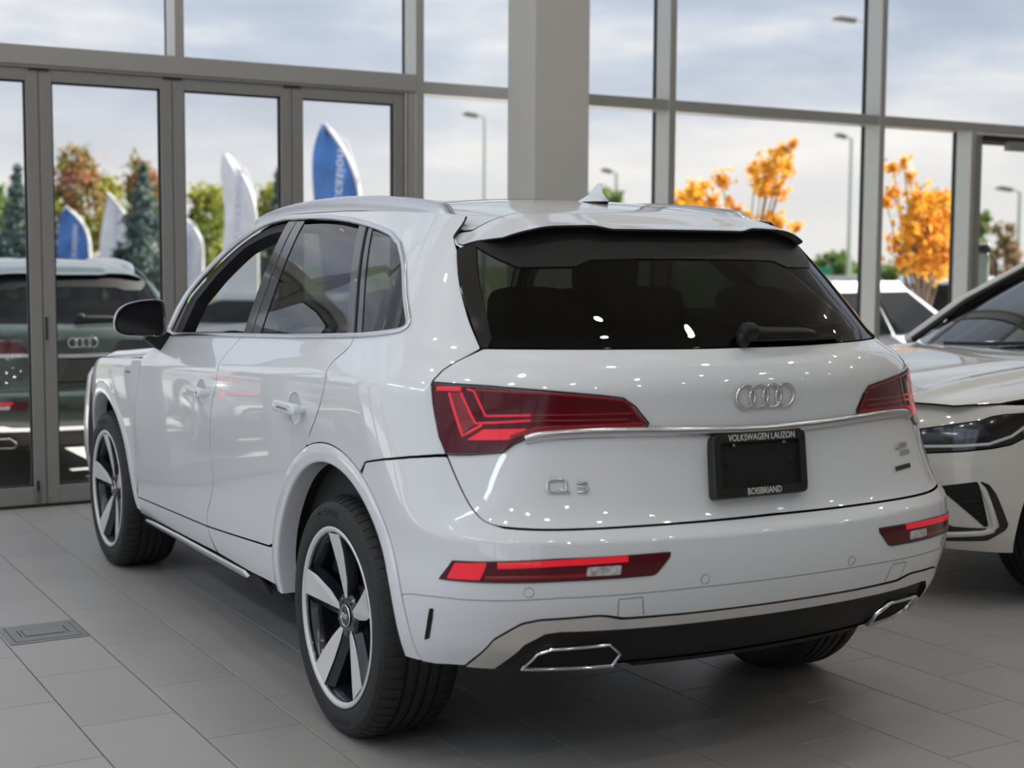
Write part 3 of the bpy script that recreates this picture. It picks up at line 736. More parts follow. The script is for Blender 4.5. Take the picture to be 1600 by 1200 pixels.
        panel('rear_side_window', S, T(rg), 'car_glass', root, off=-.006, gap=0, depth=.004, res=.06)
        qg = [(3.085, 14.18), (3.038, 13.98), (3.008, 13.72), (2.893, 13.05), (2.787, 11.66), (2.789, 11.42), (2.826, 11.28), (3.008, 11.10)]
        panel('quarter_window', S, T(qg), 'car_glass', root, off=-.006, gap=0, depth=.004, res=.06)
        bp_ = [(3.305, 14.72), (3.259, 14.66), (3.255, 11.04), (3.300, 11.03)]
        panel('b_pillar', S, T([(3.304, 14.7), (3.258, 14.66), (3.249, 11.04), (3.300, 11.03)]), 'black_gloss', root, off=-.003)
        strip('pillar_seal', S, T([(3.281, 14.66), (3.276, 11.05)]), .006, .003, 'black_gloss', root, off=-.004)
        panel('c_pillar', S, T([(3.112, 14.36), (3.076, 14.22), (3.003, 11.04), (3.036, 11.04)]), 'black_gloss', root, off=-.003)
        strip('pillar_seal', S, T([(3.090, 14.28), (3.017, 11.06)]), .010, .003, 'black_plastic', root, off=-.002)
        # front window frame (glass wound down on the left)
        fo = B['fopen']
        inner = [(3.515, 11.5), (3.492, 12.75), (3.455, 13.32), (3.40, 13.9), (3.345, 14.12), (3.305, 14.18), (3.299, 11.4)]
        outer = [(3.548, 11.10), (3.522, 13.2), (3.465, 13.95), (3.397, 14.48), (3.349, 14.68), (3.296, 14.68), (3.296, 11.06)]
        panel('window_frame', S, T(outer), 'black_plastic', root, hole=T([(3.520, 11.22), (3.500, 12.75), (3.458, 13.38), (3.402, 13.98), (3.345, 14.24), (3.308, 14.28), (3.302, 11.16)]), off=-.012, gap=0, res=.03, depth=.05)
        if not sd or simple:
            panel('front_side_window', S, T([(3.525, 11.2), (3.503, 12.8), (3.458, 13.42), (3.402, 14.02), (3.345, 14.27), (3.305, 14.3), (3.30, 11.15)]), 'clear_glass', root, off=-.02, gap=0, depth=.004, res=.06)
        # black body shell seen in the shut lines
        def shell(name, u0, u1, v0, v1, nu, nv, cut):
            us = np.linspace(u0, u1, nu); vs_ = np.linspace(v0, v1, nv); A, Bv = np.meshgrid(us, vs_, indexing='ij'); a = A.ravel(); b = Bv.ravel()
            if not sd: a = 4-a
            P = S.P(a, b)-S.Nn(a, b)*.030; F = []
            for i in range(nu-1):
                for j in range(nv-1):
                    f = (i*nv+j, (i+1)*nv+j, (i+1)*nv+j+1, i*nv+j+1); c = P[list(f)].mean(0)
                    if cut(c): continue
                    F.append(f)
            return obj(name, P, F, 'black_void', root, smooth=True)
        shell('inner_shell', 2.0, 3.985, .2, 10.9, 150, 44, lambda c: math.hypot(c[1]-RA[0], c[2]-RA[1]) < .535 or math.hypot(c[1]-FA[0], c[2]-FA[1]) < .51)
        # roof rail
        xr = -.572 if sd else .572
        ry = [1.66, 1.60, 1.50, 1.35, 1.19, .95, .69, .45, .22, .05, -.05, -.13, -.185]; rt = [1.592, 1.614, 1.634, 1.652, 1.664, 1.673, 1.675, 1.668, 1.654, 1.638, 1.624, 1.606, 1.585]; tp = [.2, .8]+[1]*8+[.85, .6, .15]
        V = []; F = []
        for i, (y, z) in enumerate(zip(ry, rt)):
            bz = float(roof_f(np.array([abs(xr)]), np.array([y]))[0])-.012; z = z if i < 11 else bz+(.016 if i == 11 else .014); x = xr*(1+.03*max(0, (y-1.2)/.5))
            for (dx, zz_) in ((-.026, bz), (-.024, z-.012), (-.014, z-.001), (.012, z), (.022, z-.008), (.024, bz)): V.append((x+(dx if sd else -dx)*tp[i], y, max(zz_, bz)))
        for i in range(len(ry)-1):
            for j in range(5): f = (i*6+j, i*6+j+1, i*6+7+j, i*6+6+j); F.append(f if not sd else f[::-1])
        F += [tuple(range(6)), tuple(range(6*(len(ry)-1), 6*len(ry)))]
        o = obj('roof_rail', V, F, 'rail_trim', root, smooth=True); o.data.set_sharp_from_angle(angle=math.radians(45))
        # tail lamp
        tl = panel('tail_light', S, T(B['light']), 'lens_red', root, off=.0045, gap=.0025, depth=.012, res=.02, rnd=.006)
        strip('lamp_edge', S, T([B['light'][i] for i in range(len(B['light']))]), .0045, .003, 'black_gloss', tl, closed=True, off=.002)
        for nm, wd, mm in (('S2', .0075, 'led_red'), ('S3', .0065, 'led_red'), ('S4', .006, 'led_red'), ('S6', .006, 'led_mid'), ('S5', .012, 'led_red'), ('S7', .012, 'led_mid')):
            pth = B[nm]
            if nm in ('S3', 'S4'):
                strip('light_guide', S, T(pth[:-1]), wd, .0012, 'led_red', tl, off=.0046, base=-.0005); strip('light_guide', S, T(pth[-2:]), wd*.6, .001, 'led_mid', tl, off=.0046, base=-.0005)
            else: strip('light_guide', S, T(pth), wd, .0012, mm, tl, off=.0046, base=-.0005)
        panel('light_block', S, T(B['S1']), 'led_red', tl, off=.0056, gap=0, depth=.001, res=.03, rnd=.003)
        panel('light_block', S, T(B['S8']), 'led_mid', tl, off=.0050, gap=0, depth=.001, res=.03, rnd=.003)
        # bumper reflector lamp
        rl = panel('reflector_lamp', S, T(B['refl']), 'lens_red', root, off=.0035, gap=.0025, depth=.012, res=.02, rnd=.006)
        strip('lamp_edge', S, T(B['refl']), .004, .003, 'black_gloss', rl, closed=True, off=.001)
        panel('light_block', S, T(B['F1']), 'led_red', rl, off=.0046, gap=0, depth=.001, res=.03, rnd=.006)
        strip('light_guide', S, T(B['F2']), .017, .0012, 'led_red', rl, off=.0036, base=-.0005); strip('light_guide', S, T(B['F4']), .008, .0012, 'led_mid', rl, off=.0036, base=-.0005)
        panel('reversing_lens', S, T(B['F3']), 'lens_clear', rl, off=.0046, gap=0, depth=.001, res=.03, rnd=.006)
        # air slit at the bumper corner
        panel('air_slit', S, T([(2.722, 2.32), (2.711, 2.32), (2.712, 1.9), (2.719, 1.22), (2.733, 1.16), (2.727, 1.7)]), 'black_void', root, off=.002, gap=0, depth=.004, res=.02, rnd=.002)
        # exhaust trims
        ex = [(2.487, .05), (2.457, .86), (2.428, 1.05), (2.303, 1.12), (2.275, .68), (2.285, .05)]
        e = strip('exhaust_trim', S, T(ex), .009, .022, 'chrome', root, closed=True, off=-.012)
        panel('exhaust_mouth', S, T(ex), 'black_void', e, off=-.006, gap=.004, depth=.002, res=.03)
        # parking sensors, towing eye covers
        for (u, v) in ((2.49, 3.23), (2.119, 3.36)):
            P, X, Y, n = frame_on(S, u if sd else 4-u, v)
            k = MB().rev([(.0126, -.002), (.0134, .0010), (.0144, -.002)], 24, (P, X, Y, n)).build('sensor_ring', 'black_plastic', root, True)
            MB().rev([(0, .0004), (.0122, .0004), (.0126, -.002)], 24, (P, X, Y, n)).build('parking_sensor', paint, root, True, 20)
        strip('cover_seam', S, T([(2.293, 2.12), (2.294, 2.85), (2.244, 2.88), (2.238, 2.12)]), .0022, .0004, 'seam_grey', root, base=-.001)
        # finlet beside the rear glass
        panel('glass_finlet', S, T([(2.683, 13.55), (2.628, 13.8), (2.618, 13.2), (2.585, 11.2), (2.590, 10.81), (2.603, 10.81)]), 'black_gloss', root, off=.006, gap=.002, depth=.02, res=.03, rnd=.004)
        # inner cabin trim: door card
        # wheels
        for (yy, fr_) in ((0., False), (2.819, True)): wheel(root, -1 if sd else 1, yy, fr_)
        # mirror
        sg = -1 if sd else 1
        mc = Vector((sg*.985, 1.95, 1.205))
        V = []; F = []; prof = [(.0, .012), (.02, .55), (.045, .85), (.08, 1.0), (.105, 1.02), (.112, 1.0)]
        outl = [(-.105, -.072), (-.07, -.078), (.06, -.07), (.10, -.055), (.108, -.02), (.095, .03), (.06, .058), (.0, .074), (-.07, .078), (-.10, .07), (-.108, .0)]
        outl = [tuple(p) for p in rounded(np.array(outl), .03, 3)]
        n = len(outl)
        for (d, k) in prof:
            for (a, b) in outl: V.append((mc.x+sg*(a*k+.01*(1-k)), mc.y+.10-d, mc.z+b*k))
        for i in range(len(prof)-1):
            for j in range(n): f = (i*n+j, i*n+(j+1) % n, (i+1)*n+(j+1) % n, (i+1)*n+j); F.append(f if sg < 0 else f[::-1])
        F.append(tuple(range(n)))
        mh = obj('mirror_housing', V, F, 'mirror_cap', root, smooth=True); mh.data.set_sharp_from_angle(angle=math.radians(50))
        rim = [(mc.x+sg*a, mc.y-.012, mc.z+b) for a, b in outl]; ins = [(mc.x+sg*a*.93, mc.y-.008, mc.z+b*.91) for a, b in outl]; bk = [(mc.x+sg*a*.90, mc.y+.004, mc.z+b*.88) for a, b in outl]
        F = []
        for i in range(2):
            for j in range(n): F.append((i*n+j, i*n+(j+1) % n, (i+1)*n+(j+1) % n, (i+1)*n+j))
        obj('mirror_bezel', rim+ins+bk, F, 'black_gloss', mh, smooth=True)
        obj('mirror_glass', bk, [tuple(range(n))], 'mirror_face', mh)
        MB().prism([(.0, -.085), (.055, -.13), (.135, -.165), (.155, -.12), (.10, -.06), (.05, -.06)], (mc+Vector((sg*-.02, .02, 0)), (-sg, 0, 0), (0, 0, 1), (0, -1, 0)), -.03, .02).build('mirror_foot', 'black_plastic', mh)
    # ---------- centre panels
    g2 = [(2.0, 5.83)]+[B['gatecut2'][i] for i in (6, 5, 4, 3, 2, 1, 0)]
    tg = [(2.0, 11.0), (2.32, 10.94), (2.599, 10.80)]+B['gatecut'][1:]+[(2.679, 8.91), (2.674, 8.38), (2.662, 7.6), (2.649, 7.24)]+smooth_open(B['gatecut2'], 3)[1:-1]+[(2.0, 5.83)]
    gate = panel('tailgate', S, sym(tg), paint, root, res=.03)
    bm = [(2.0, 5.76)]+[(a, b-.07 if a < 2.55 else b) for a, b in smooth_open(B['gatecut2'], 3)[::-1][1:]]+JOINT[1:]+arc(*RA, RO, 117.5, 181, 12)+[(2.70, .0), (2.622, .0), (2.557, 1.38), (2.498, 1.99), (2.46, 2.14), (2.336, 2.24), (2.315, 2.2), (2.28, 2.06), (2.139, 2.01), (2.0, 2.0)]
    bump = panel('rear_bumper', S, sym(bm), paint, root, res=.03)
    strip('bumper_seam', S, sym([(2.82, 2.72), (2.791, 2.78)]+B['lowline'][1:5]+[(2.0, 3.05)])[:], .0020, .0004, 'seam_grey', bump, base=-.001)
    tr = [(2.0, 1.98)]+[(2.139, 1.99), (2.285, 2.02), (2.318, 2.17), (2.336, 2.21), (2.46, 2.11), (2.498, 1.96), (2.557, 1.35), (2.618, .0), (2.55, .0), (2.489, 1.21), (2.446, 1.61), (2.415, 1.68), (2.135, 1.62), (2.0, 1.60)]
    panel('diffuser_trim', S, sym(tr), 'satin_trim', root, off=.004, res=.025, gap=.001, depth=.02, rnd=.004)
    df = [(2.0, 1.62), (2.135, 1.64), (2.415, 1.70), (2.446, 1.63), (2.489, 1.23), (2.552, .0), (2.25, .0), (2.2, .0), (2.0, .0)]
    panel('diffuser', S, sym(df), 'black_plastic', root, off=-.012, gap=0, res=.04, depth=.05)
    V = []; F = []      # folded lower lip of the diffuser
    for i in range(41):
        u = 1.62+.76*i/40; p = S.P(u, 0.)[0]; dz = .012 if abs(u-2) < .24 else .0
        V += [(p[0], p[1]+.008, p[2]+.002), (p[0], p[1]+.02, p[2]-dz), (p[0]*.97, p[1]+.25, p[2]+.03)]
    for i in range(40): F += [(3*i, 3*i+1, 3*i+4, 3*i+3), (3*i+1, 3*i+2, 3*i+5, 3*i+4)]
    obj('diffuser_lip', V, F, 'black_plastic', root)
    # chrome bar over the plate
    strip('tailgate_bar', S, sym(smooth_open([(2.507, 7.70), (2.48, 7.79), (2.40, 7.88), (2.29, 7.925), (2.15, 7.92), (2.0, 7.91)], 6)), .027, .013, 'bright_trim', gate, off=.002, rnd=True, step=.02)
    panel('tailgate_bar_base', S, sym([(2.0, 8.0), (2.29, 8.0), (2.40, 7.95), (2.482, 7.85), (2.508, 7.70), (2.496, 7.68), (2.40, 7.77), (2.285, 7.84), (2.0, 7.82)]), 'black_plastic', gate, off=.002, gap=0, depth=.004, res=.02, rnd=.004)
    # rear glass
    panel('rear_window', S, sym([(2.0, 14.4), (2.3, 14.3), (2.5, 14.1), (2.64, 13.75), (2.638, 13.0), (2.603, 11.2), (2.597, 10.84), (2.32, 10.97), (2.0, 11.03)]), 'rear_glass', root, off=.001, gap=.001, depth=.006, res=.045)
    panel('spoiler_underside', S, sym([(2.0, 14.6), (2.3, 14.5), (2.45, 14.3), (2.55, 14.02), (2.64, 13.74), (2.576, 13.39), (2.517, 13.13), (2.379, 13.18), (2.333, 13.36), (2.177, 13.42), (2.0, 13.44)]), 'black_plastic', root, off=.004, gap=0, depth=.01, res=.04, rnd=.01)
    # roof and spoiler
    side = [(float(pch(y, *GW))-.004, y) for y in (1.36, 1.2, 1.0, .8, .6, .4, .2, .05)]
    xr_ = lambda y: float(np.interp(y, [-.30, -.25, -.12, .05], [.604, .602, .600, float(pch(.05, *GW))-.004]))
    fr_edge = [(0, 1.52), (.2, 1.505), (.4, 1.46), (.55, 1.40), (.615, 1.36)]
    rp_ = fr_edge+side[1:]+[(.598, -.1), (.592, -.20), (.575, -.232), (.5, -.242), (.2, -.250), (0, -.252)]
    full = rp_+[(-a, b) for a, b in reversed(rp_)]
    rf = panel('roof_panel', ROOF, full, paint, root, res=.045, depth=.02)
    sp = [(0, -.254), (.2, -.252), (.5, -.244), (.578, -.234), (.600, -.20), (.620, -.20), (.627, -.228), (.624, -.258), (.592, -.328), (.560, -.385), (.487, -.42), (.30, -.452), (.255, -.468), (.2, -.474), (0, -.482)]
    panel('rear_spoiler', ROOF, sp+[(-a, b) for a, b in reversed(sp)], paint, root, res=.03, depth=.006, rnd=.004, edge=.003)
    hl = panel('headliner', Sheet(lambda x, y: roof_f(x, y)-.045), [(x*.97, y) for x, y in full], 'interior', root, gap=.01, res=.12)
    panel('roof_glass_panel', Sheet(lambda x, y: roof_f(x, y)+.001), [(-.46, .95), (.46, .95), (.47, .25), (-.47, .25)], 'black_gloss', root, gap=0, depth=.001, res=.06, rnd=.06)
    # shark fin
    ay = .02; az = float(roof_f(np.array([0.]), np.array([ay]))[0])-.003
    V = []; F = []; lev = [(0, .085, .034), (.008, .082, .031), (.018, .062, .020), (.030, .040, .0095), (.045, .026, .006), (.058, .018, .0045), (.063, .012, .003)]
    for (h, l, wd) in lev:
        sh = -.055*(h/.063)**.8*.9
        for i in range(20):
            g = 2*PI*i/20; V.append((wd*math.sin(g), ay+sh+l*math.cos(g), az+h))
    for j in range(len(lev)-1):
        for i in range(20): F.append((j*20+i, j*20+(i+1) % 20, (j+1)*20+(i+1) % 20, (j+1)*20+i)[::-1])
    F.append(tuple(range(120, 140))[::-1])
    an = obj('antenna_fin', V, F, paint, root, smooth=True)
    MB().rev([(.036, -.002), (.0365, .003), (.034, .004)], 24, ((0, ay, az), (1, 0, 0), (0, 2.4, 0), (0, 0, 1))).build('antenna_seal', 'black_plastic', an, True)
    # bonnet, windscreen, nose
    hd = [(0, 2.16), (.4, 2.13), (.70, 2.05), (.84, 1.98), (.918, 2.06), (.924, 2.4), (.921, 2.8), (.888, 3.1), (.80, 3.42), (.6, 3.60), (.3, 3.66), (0, 3.68)]
    panel('bonnet', HOOD, hd+[(-a, b) for a, b in reversed(hd)], paint, root, res=.05)
    V = []; F = []
    for i in range(21):
        t = -1+2*i/20
        for j in range(9):
            k = j/8; yb = 2.22-.20*t*t; zb = 1.135; yt = 1.50-.15*t*t; xt = .60*t; xb = .80*t; zt = float(roof_f(np.array([abs(xt)]), np.array([yt]))[0])-.006
            V.append((xb+(xt-xb)*k, yb+(yt-yb)*k, zb+(zt-zb)*k+.03*k*(1-k)*4*.5))
    for i in range(20):
        for j in range(8): F.append((i*9+j, (i+1)*9+j, (i+1)*9+j+1, i*9+j+1))
    obj('windscreen', V, F, 'clear_glass', root, smooth=True)
    V = []; F = []
    lv = [(.22, .80, 3.55), (.34, .86, 3.66), (.48, .88, 3.72), (.62, .88, 3.74), (.76, .87, 3.72), (.86, .86, 3.66), (.90, .84, 3.60)]
    for (z, wd, yn) in lv:
        for i in range(33):
            g = PI*i/32; V.append((wd*math.copysign(abs(math.cos(g))**.6, math.cos(g)), 3.36+(yn-3.36)*abs(math.sin(g))**.6, z))
    for j in range(len(lv)-1):
        for i in range(32): F.append((j*33+i, j*33+i+1, (j+1)*33+i+1, (j+1)*33+i))
    obj('front_bumper', V, F, paint, root, smooth=True)
    gp = [(-.42, .30), (.42, .30), (.55, .55), (.45, .80), (-.45, .80), (-.55, .55)]
    MB().prism(gp, ((0, 3.72, .0), (1, 0, 0), (0, 0, 1), (0, 1, 0)), -.05, .035).build('front_grille', 'black_gloss', root)
    for sg in (-1, 1): superell('head_light', (sg*.58, 3.54, .76), (.19, .12, .055), 'lens_clear', root, .6, .6)
    # underbody and cabin
    MB().cbox((-.62, -.70, .34), (.62, 3.4, .40), .02).cbox((-.80, .50, .24), (.80, 2.3, .34), .02).build('underbody', 'black_void', root)
    MB().cbox((-.50, -.78, .36), (.50, -.5, .44), .03).build('silencer', 'black_void', root)
    for yy in (0, 2.819): MB().tube([(-.68, yy, .34), (.68, yy, .34)], .045, 8).build('axle', 'black_void', root)
    cab = MB().cbox((-.80, -.55, .42), (.80, 1.95, .46), .01).build('cabin_floor', 'interior', root)
    MB().cbox((-.74, 1.62, .75), (.74, 2.12, 1.12), .05).build('dashboard', 'interior', root)
    MB().rev([(.17, 0), (.18, .014), (.192, .014), (.198, 0), (.192, -.014), (.18, -.014), (.17, 0)], 40, ((-.37, 1.50, 1.02), (1, 0, 0), (0, .4, .92), (0, -.92, .4))).build('steering_wheel', 'interior', root, True)
    for x in (-.37, .37):
        st = superell('front_seat', (x, .95, .72), (.26, .27, .10), 'interior', root)
        superell('seat_backrest', (x, .62, 1.02), (.25, .10, .33), 'interior', st, .4, .4, Matrix.Rotation(.22, 3, 'X'))
        superell('headrest', (x, .50, 1.42), (.13, .06, .10), 'interior', st, .5, .5, Matrix.Rotation(.12, 3, 'X'))
    rs = superell('rear_seat', (0, .12, .72), (.66, .26, .11), 'interior', root)
    superell('seat_backrest', (0, -.20, 1.0), (.66, .10, .30), 'interior', rs, .35, .25, Matrix.Rotation(.25, 3, 'X'))
    for x in (-.42, 0, .42): superell('headrest', (x, -.30, 1.30), (.13, .055, .075), 'interior', rs, .5, .5)
    MB().cbox((-.60, -.66, 1.06), (.60, -.28, 1.09), .01).build('parcel_cover', 'interior', root)
    for sg in (-1, 1):
        MB().cbox((sg*.84, -.3, .45), (sg*.80, 2.1, 1.13), .01).build('door_card', 'interior', root)
    # emblem: four rings
    P, X, Y, n = frame_on(S, 2.0, 8.585)
    em = None
    for j in range(4):
        c = P+X*((j-1.5)*.0460)+n*.004
        o = MB().rev([(.0290, -.004), (.0285, .001), (.0300, .0042), (.0325, .0052), (.0345, .0040), (.0355, .001), (.0350, -.004)], 48, (c, X, Y*1.0, n)).build('emblem_ring', 'chrome', gate, True)
    # plate holder
    P, X, Y, n = frame_on(S, 2.02, 7.08)
    Pt = Vector(S.P(2.022, 7.82)[0]); Pb = Vector(S.P(2.022, 6.39)[0]); Y = (Pt-Pb).normalized(); X = Vector((1, 0, 0)); n = X.cross(Y).normalized(); Pt = Pt+n*.000; Pb = Pb+n*.014; Y = (Pt-Pb).normalized(); n = X.cross(Y).normalized(); C = (Pt+Pb)/2+n*.002; C.x = -.040
    hw, hh = .1625, .0885
    def rr(w_, h_, r_): return [tuple(p) for p in rounded(np.array([(-w_, -h_), (w_, -h_), (w_, h_), (-w_, h_)]), r_, 5)]
    pl = MB().prism(rr(hw-.006, hh-.006, .016), (C, X, Y, n), -.018, .006).build('plate_holder', 'black_plastic', gate)
    o1 = rr(hw, hh, .018); i1 = rr(hw-.024, hh-.026, .008); V = []; F = []; k = len(o1)
    for (pp, h) in ((o1, -.014), (o1, .012), ([(a*.985, b*.975) for a, b in o1], .016), (i1, .016), (i1, .005)):
        for (a, b) in pp: V.append(C+X*a+Y*b+n*h)
    for q in range(4):
        for i in range(k): F.append((q*k+i, q*k+(i+1) % k, (q+1)*k+(i+1) % k, (q+1)*k+i))
    if not simple:
        fr = obj('plate_frame', V, F, 'plate_black', gate)
        text('frame_lettering', 'VOLKSWAGEN LAUZON', .0262, (C+X*.006+Y*(hh-.0135)+n*.0162, X, Y, n), 'print_white', fr, .0003, .80, 1.0)
        text('frame_lettering', 'BOISBRIAND', .0262, (C+X*.006-Y*(hh-.0135)+n*.0162, X, Y, n), 'print_white', fr, .0003, .80, 1.0)
        for a in (-.088, .088): MB().rev([(0, .003), (.005, .0025), (.006, 0)], 14, (C+X*a+Y*(hh-.031)+n*.010, X, Y, n)).build('frame_screw', 'steel', fr, True)
        for a in (-.115, .115): MB().rev([(.004, 0), (.005, .003), (.008, .003), (.009, 0)], 14, (C+X*a+Y*.002+n*.006, X, Y, n)).build('holder_boss', 'black_plastic', fr, True)
    # model badge
    P, X, Y, n = frame_on(S, 2.418, 6.70)
    bd_ = MB()
    def pbar(pts, th, close=False):
        bd_.tube([P+X*a+Y*b+n*.003 for a, b in pts], th, 8, closed=close)
    qx, qw, qh = -.030, .0255, .0165
    ring = [(qx+qw*math.copysign(abs(math.cos(2*PI*i/28))**.45, math.cos(2*PI*i/28)), .001+qh*math.copysign(abs(math.sin(2*PI*i/28))**.45, math.sin(2*PI*i/28))) for i in range(28)]
    bd_.tube([P+X*a+Y*b+n*.003 for a, b in ring], .0034, 8, closed=True)
    pbar([(qx+.004, -.003), (qx+.034, -.018)], .0032)
    pbar([(.052, .0105), (.025, .0105), (.0245, .001), (.045, .0005), (.051, -.003), (.051, -.0105), (.045, -.0135), (.024, -.0135)], .0030)
    bd_.build('model_badge', 'chrome', gate, True)
    if not simple:
        P, X, Y, n = frame_on(S, 1.585, 7.04)
        text('dealer_badge', 'LAUZON', .026, (P+n*.0015, X, Y, n), 'chrome', gate, .0015, .78, 1.0)
        P, X, Y, n = frame_on(S, 1.578, 6.86); MB().prism([(-.036, -.006), (.036, -.006), (.036, .006), (-.036, .006)], (P, X, Y, n), 0, .003).build('dealer_badge_bar', 'bright_trim', gate)
        text('badge_lettering', 'auto', .010, (P+n*.0032, X, Y, n), 'black_plastic', gate, .0002) if False else None
        P, X, Y, n = frame_on(S, 1.612, 6.53); MB().prism([(-.050, -.0065), (.050, -.0065), (.050, .0065), (-.050, .0065)], (P, X, Y, n), 0, .003).build('drive_badge', 'black_gloss', gate)
        MB().prism([(-.052, -.0075), (-.046, -.0075), (-.046, .0075), (-.052, .0075)], (P, X, Y, n), 0, .0035).build('drive_badge_end', 'chrome', gate)
        # rear wiper
    P, X, Y, n = frame_on(S, 1.985, 11.22)
    wp = superell('rear_wiper', P+n*.03+Y*.004, (.030, .022, .030), 'black_plastic', root, .6, .6, Matrix((X, Y, n)).transposed())
    A = [(0, .0, .030, .017), (.03, .005, .042, .020), (.06, .003, .040, .0175), (.14, .000, .040, .0165), (.22, -.003, .040, .014), (.265, -.008, .036, .011), (.275, -.014, .032, .006)]
    V = []; F = []
    for (a, b, h, hw_) in A:
        c = P+X*a+Y*b; V += [c+Y*hw_+n*(h-.012), c+Y*hw_*.8+n*h, c-Y*hw_*.8+n*h, c-Y*hw_+n*(h-.012)]
    # follow the bow of the glass
    def bow(v): 
        dx = v[0]-P.x; return Vector((v[0], v[1]+.42*dx*dx, v[2]))
    V = [bow(v) for v in V]
    for i in range(len(A)-1):
        for j in range(3): F.append((4*i+j, 4*i+j+1, 4*i+5+j, 4*i+4+j))
    obj('wiper_arm', V, F, 'black_plastic', wp, smooth=True)
    MB().tube([bow(P+X*a-Y*.012+n*.020) for a in np.linspace(-.02, .40, 14)], .007, 6).build('wiper_blade', 'black_plastic', wp)
    superell('wiper_pivot', P+n*.02-Y*.012-X*.02, (.018, .018, .022), 'black_plastic', wp, .8, .8)
    return root

# ------------------------------------------------------------------ the showroom
RHO = math.radians(.8)
RX = Vector((math.cos(RHO), math.sin(RHO), 0)); RY = Vector((-math.sin(RHO), math.cos(RHO), 0)); RZ = Vector((0, 0, 1))
WO = Vector((-.85, 4.62, 0))                       # a point on the inner face line of the glazed wall
RM = Matrix((RX, RY, RZ)).transposed().to_4x4()    # room axes
def WM(): m = RM.copy(); m.translation = WO; return m
WMX = WM()                                         # wall frame: x along the wall, y outwards, z up
FMX = RM.copy()                                    # floor frame
def place(o, mx): o.matrix_world = mx; return o
# floor: grout bed with individual tiles in running bond
TW, TL, JT = .3075, .610, .004
X0 = -1.2835; Y0 = .160                            # a joint crossing (floor frame)
fl = MB().box((-5.75, -14.2, -.30), (13.5, 4.62, -.004)).build('floor', 'grout'); place(fl, FMX); tag(fl, kind='structure')
def tile_mesh(w_, l_, name='tile'):
    return MB().cbox((0, 0, -.02), (w_, l_, 0), .0012)
tm = tile_mesh(TW-JT, TL-JT)
TM = bpy.data.meshes.new('tile'); TM.from_pydata(tm.v, [], tm.f); TM.materials.append(MATS['tile'])
cells = []
FMI = FMX.inverted()
for i in range(-26, 48):
    for j in range(-26, 10):
        x = X0+i*TW; y = Y0+(.305 if i % 2 else 0)+j*TL
        if x < -5.6 or x > 13.3 or y < -13.8: continue
        l = TL-JT
        if y > 4.60: continue
        if y+l > 4.612: l = 4.612-y
        cells.append((x, y, l))
def vis(x, y):
    best = False
    for dx in (0, .5, 1):
        for dy in (0, .5, 1):
            p = FMX @ Vector((x+dx*TW, y+dy*TL, 0))-Vector(CAMP[1:4]); d = p.dot(CF)
            if d > .3:
                u = 800+CAMP[0]*p.dot(CR)/d; v = 600-CAMP[0]*p.dot(CU)/d
                if -5 < u < 1605 and -5 < v < 1205: best = True
    return best
full = [c for c in cells if vis(c[0], c[1]) and c[2] > TL-JT-.001]
full.sort(key=lambda c: (FMX @ Vector((c[0], c[1], 0))-Vector(CAMP[1:4])).length)
near = full[:296]; nset = set(near); rest = MB()
BOXCELL = None
for c in near:
    o = bpy.data.objects.new('tile', TM); link(o, fl); o.location = (c[0]+JT/2, c[1]+JT/2, 0)
for c in cells:
    if c in nset: continue
    rest.cbox((c[0]+JT/2, c[1]+JT/2, -.02), (c[0]+TW-JT/2, c[1]+c[2]+JT/2, 0), .0012)
o = rest.build('floor_tiles', 'tile', fl); o['kind'] = 'stuff'
# floor outlet box
fb = empty('floor_outlet', tuple(FMX @ Vector((-1.436, 1.687, 0))), RHO, 'grey metal floor outlet cover set in the tiles left of the white car', 'floor outlet')
MB().cbox((-.147, -.142, -.001), (.147, .142, .004), .002).build('outer_frame', 'outlet_grey', fb)
MB().cbox((-.122, -.117, .003), (.122, .117, .0052), .002).build('cover_plate', 'outlet_grey', fb)
for (a, b) in (((-.124, -.119, .0035), (.124, .119, .0045)),): MB().box(a, b).build('plate_seam', 'gasket', fb)
MB().cbox((-.072, -.052, .005), (.072, .052, .0066), .003).build('flap', 'outlet_grey', fb); MB().box((-.074, -.054, .0048), (.074, .054, .0055)).build('flap_seam', 'gasket', fb)
for s_ in (-1, 1): MB().cbox((s_*.088-.002, -.05, .005), (s_*.088+.002, .05, .0068), .0008).build('hinge_bar', 'gasket', fb)
# ---- glazed wall
H = 6.0
wall = empty('wall_front'); wall['kind'] = 'structure'; place(wall, WMX)
def wp(name, a, b, m, c=.003, parent=wall):
    o = MB().cbox(a, b, c).build(name, m, parent); return o
mull = [(-4.9, -4.84), (-3.3, -3.24), (-.815, -.755), (.816, .876), (2.424, 2.486), (4.474, 4.536), (6.547, 6.607), (7.59, 7.647), (8.75, 8.81), (10.8, 10.86), (12.85, 12.91)]
for (a, b) in mull:
    if abs(a-.816) < .01: lo = 2.66
    elif abs(a+.815) < .01: lo = 2.66
    else: lo = 0
    hi = 2.56 if abs(a-7.59) < .01 or abs(a-8.75) < .01 else H
    wp('mullion', (a, 0, lo), (b, .165, hi), 'frame_white')
    wp('glazing_bead', (a+.004, .165, lo), (b-.004, .215, hi), 'gasket', .001)
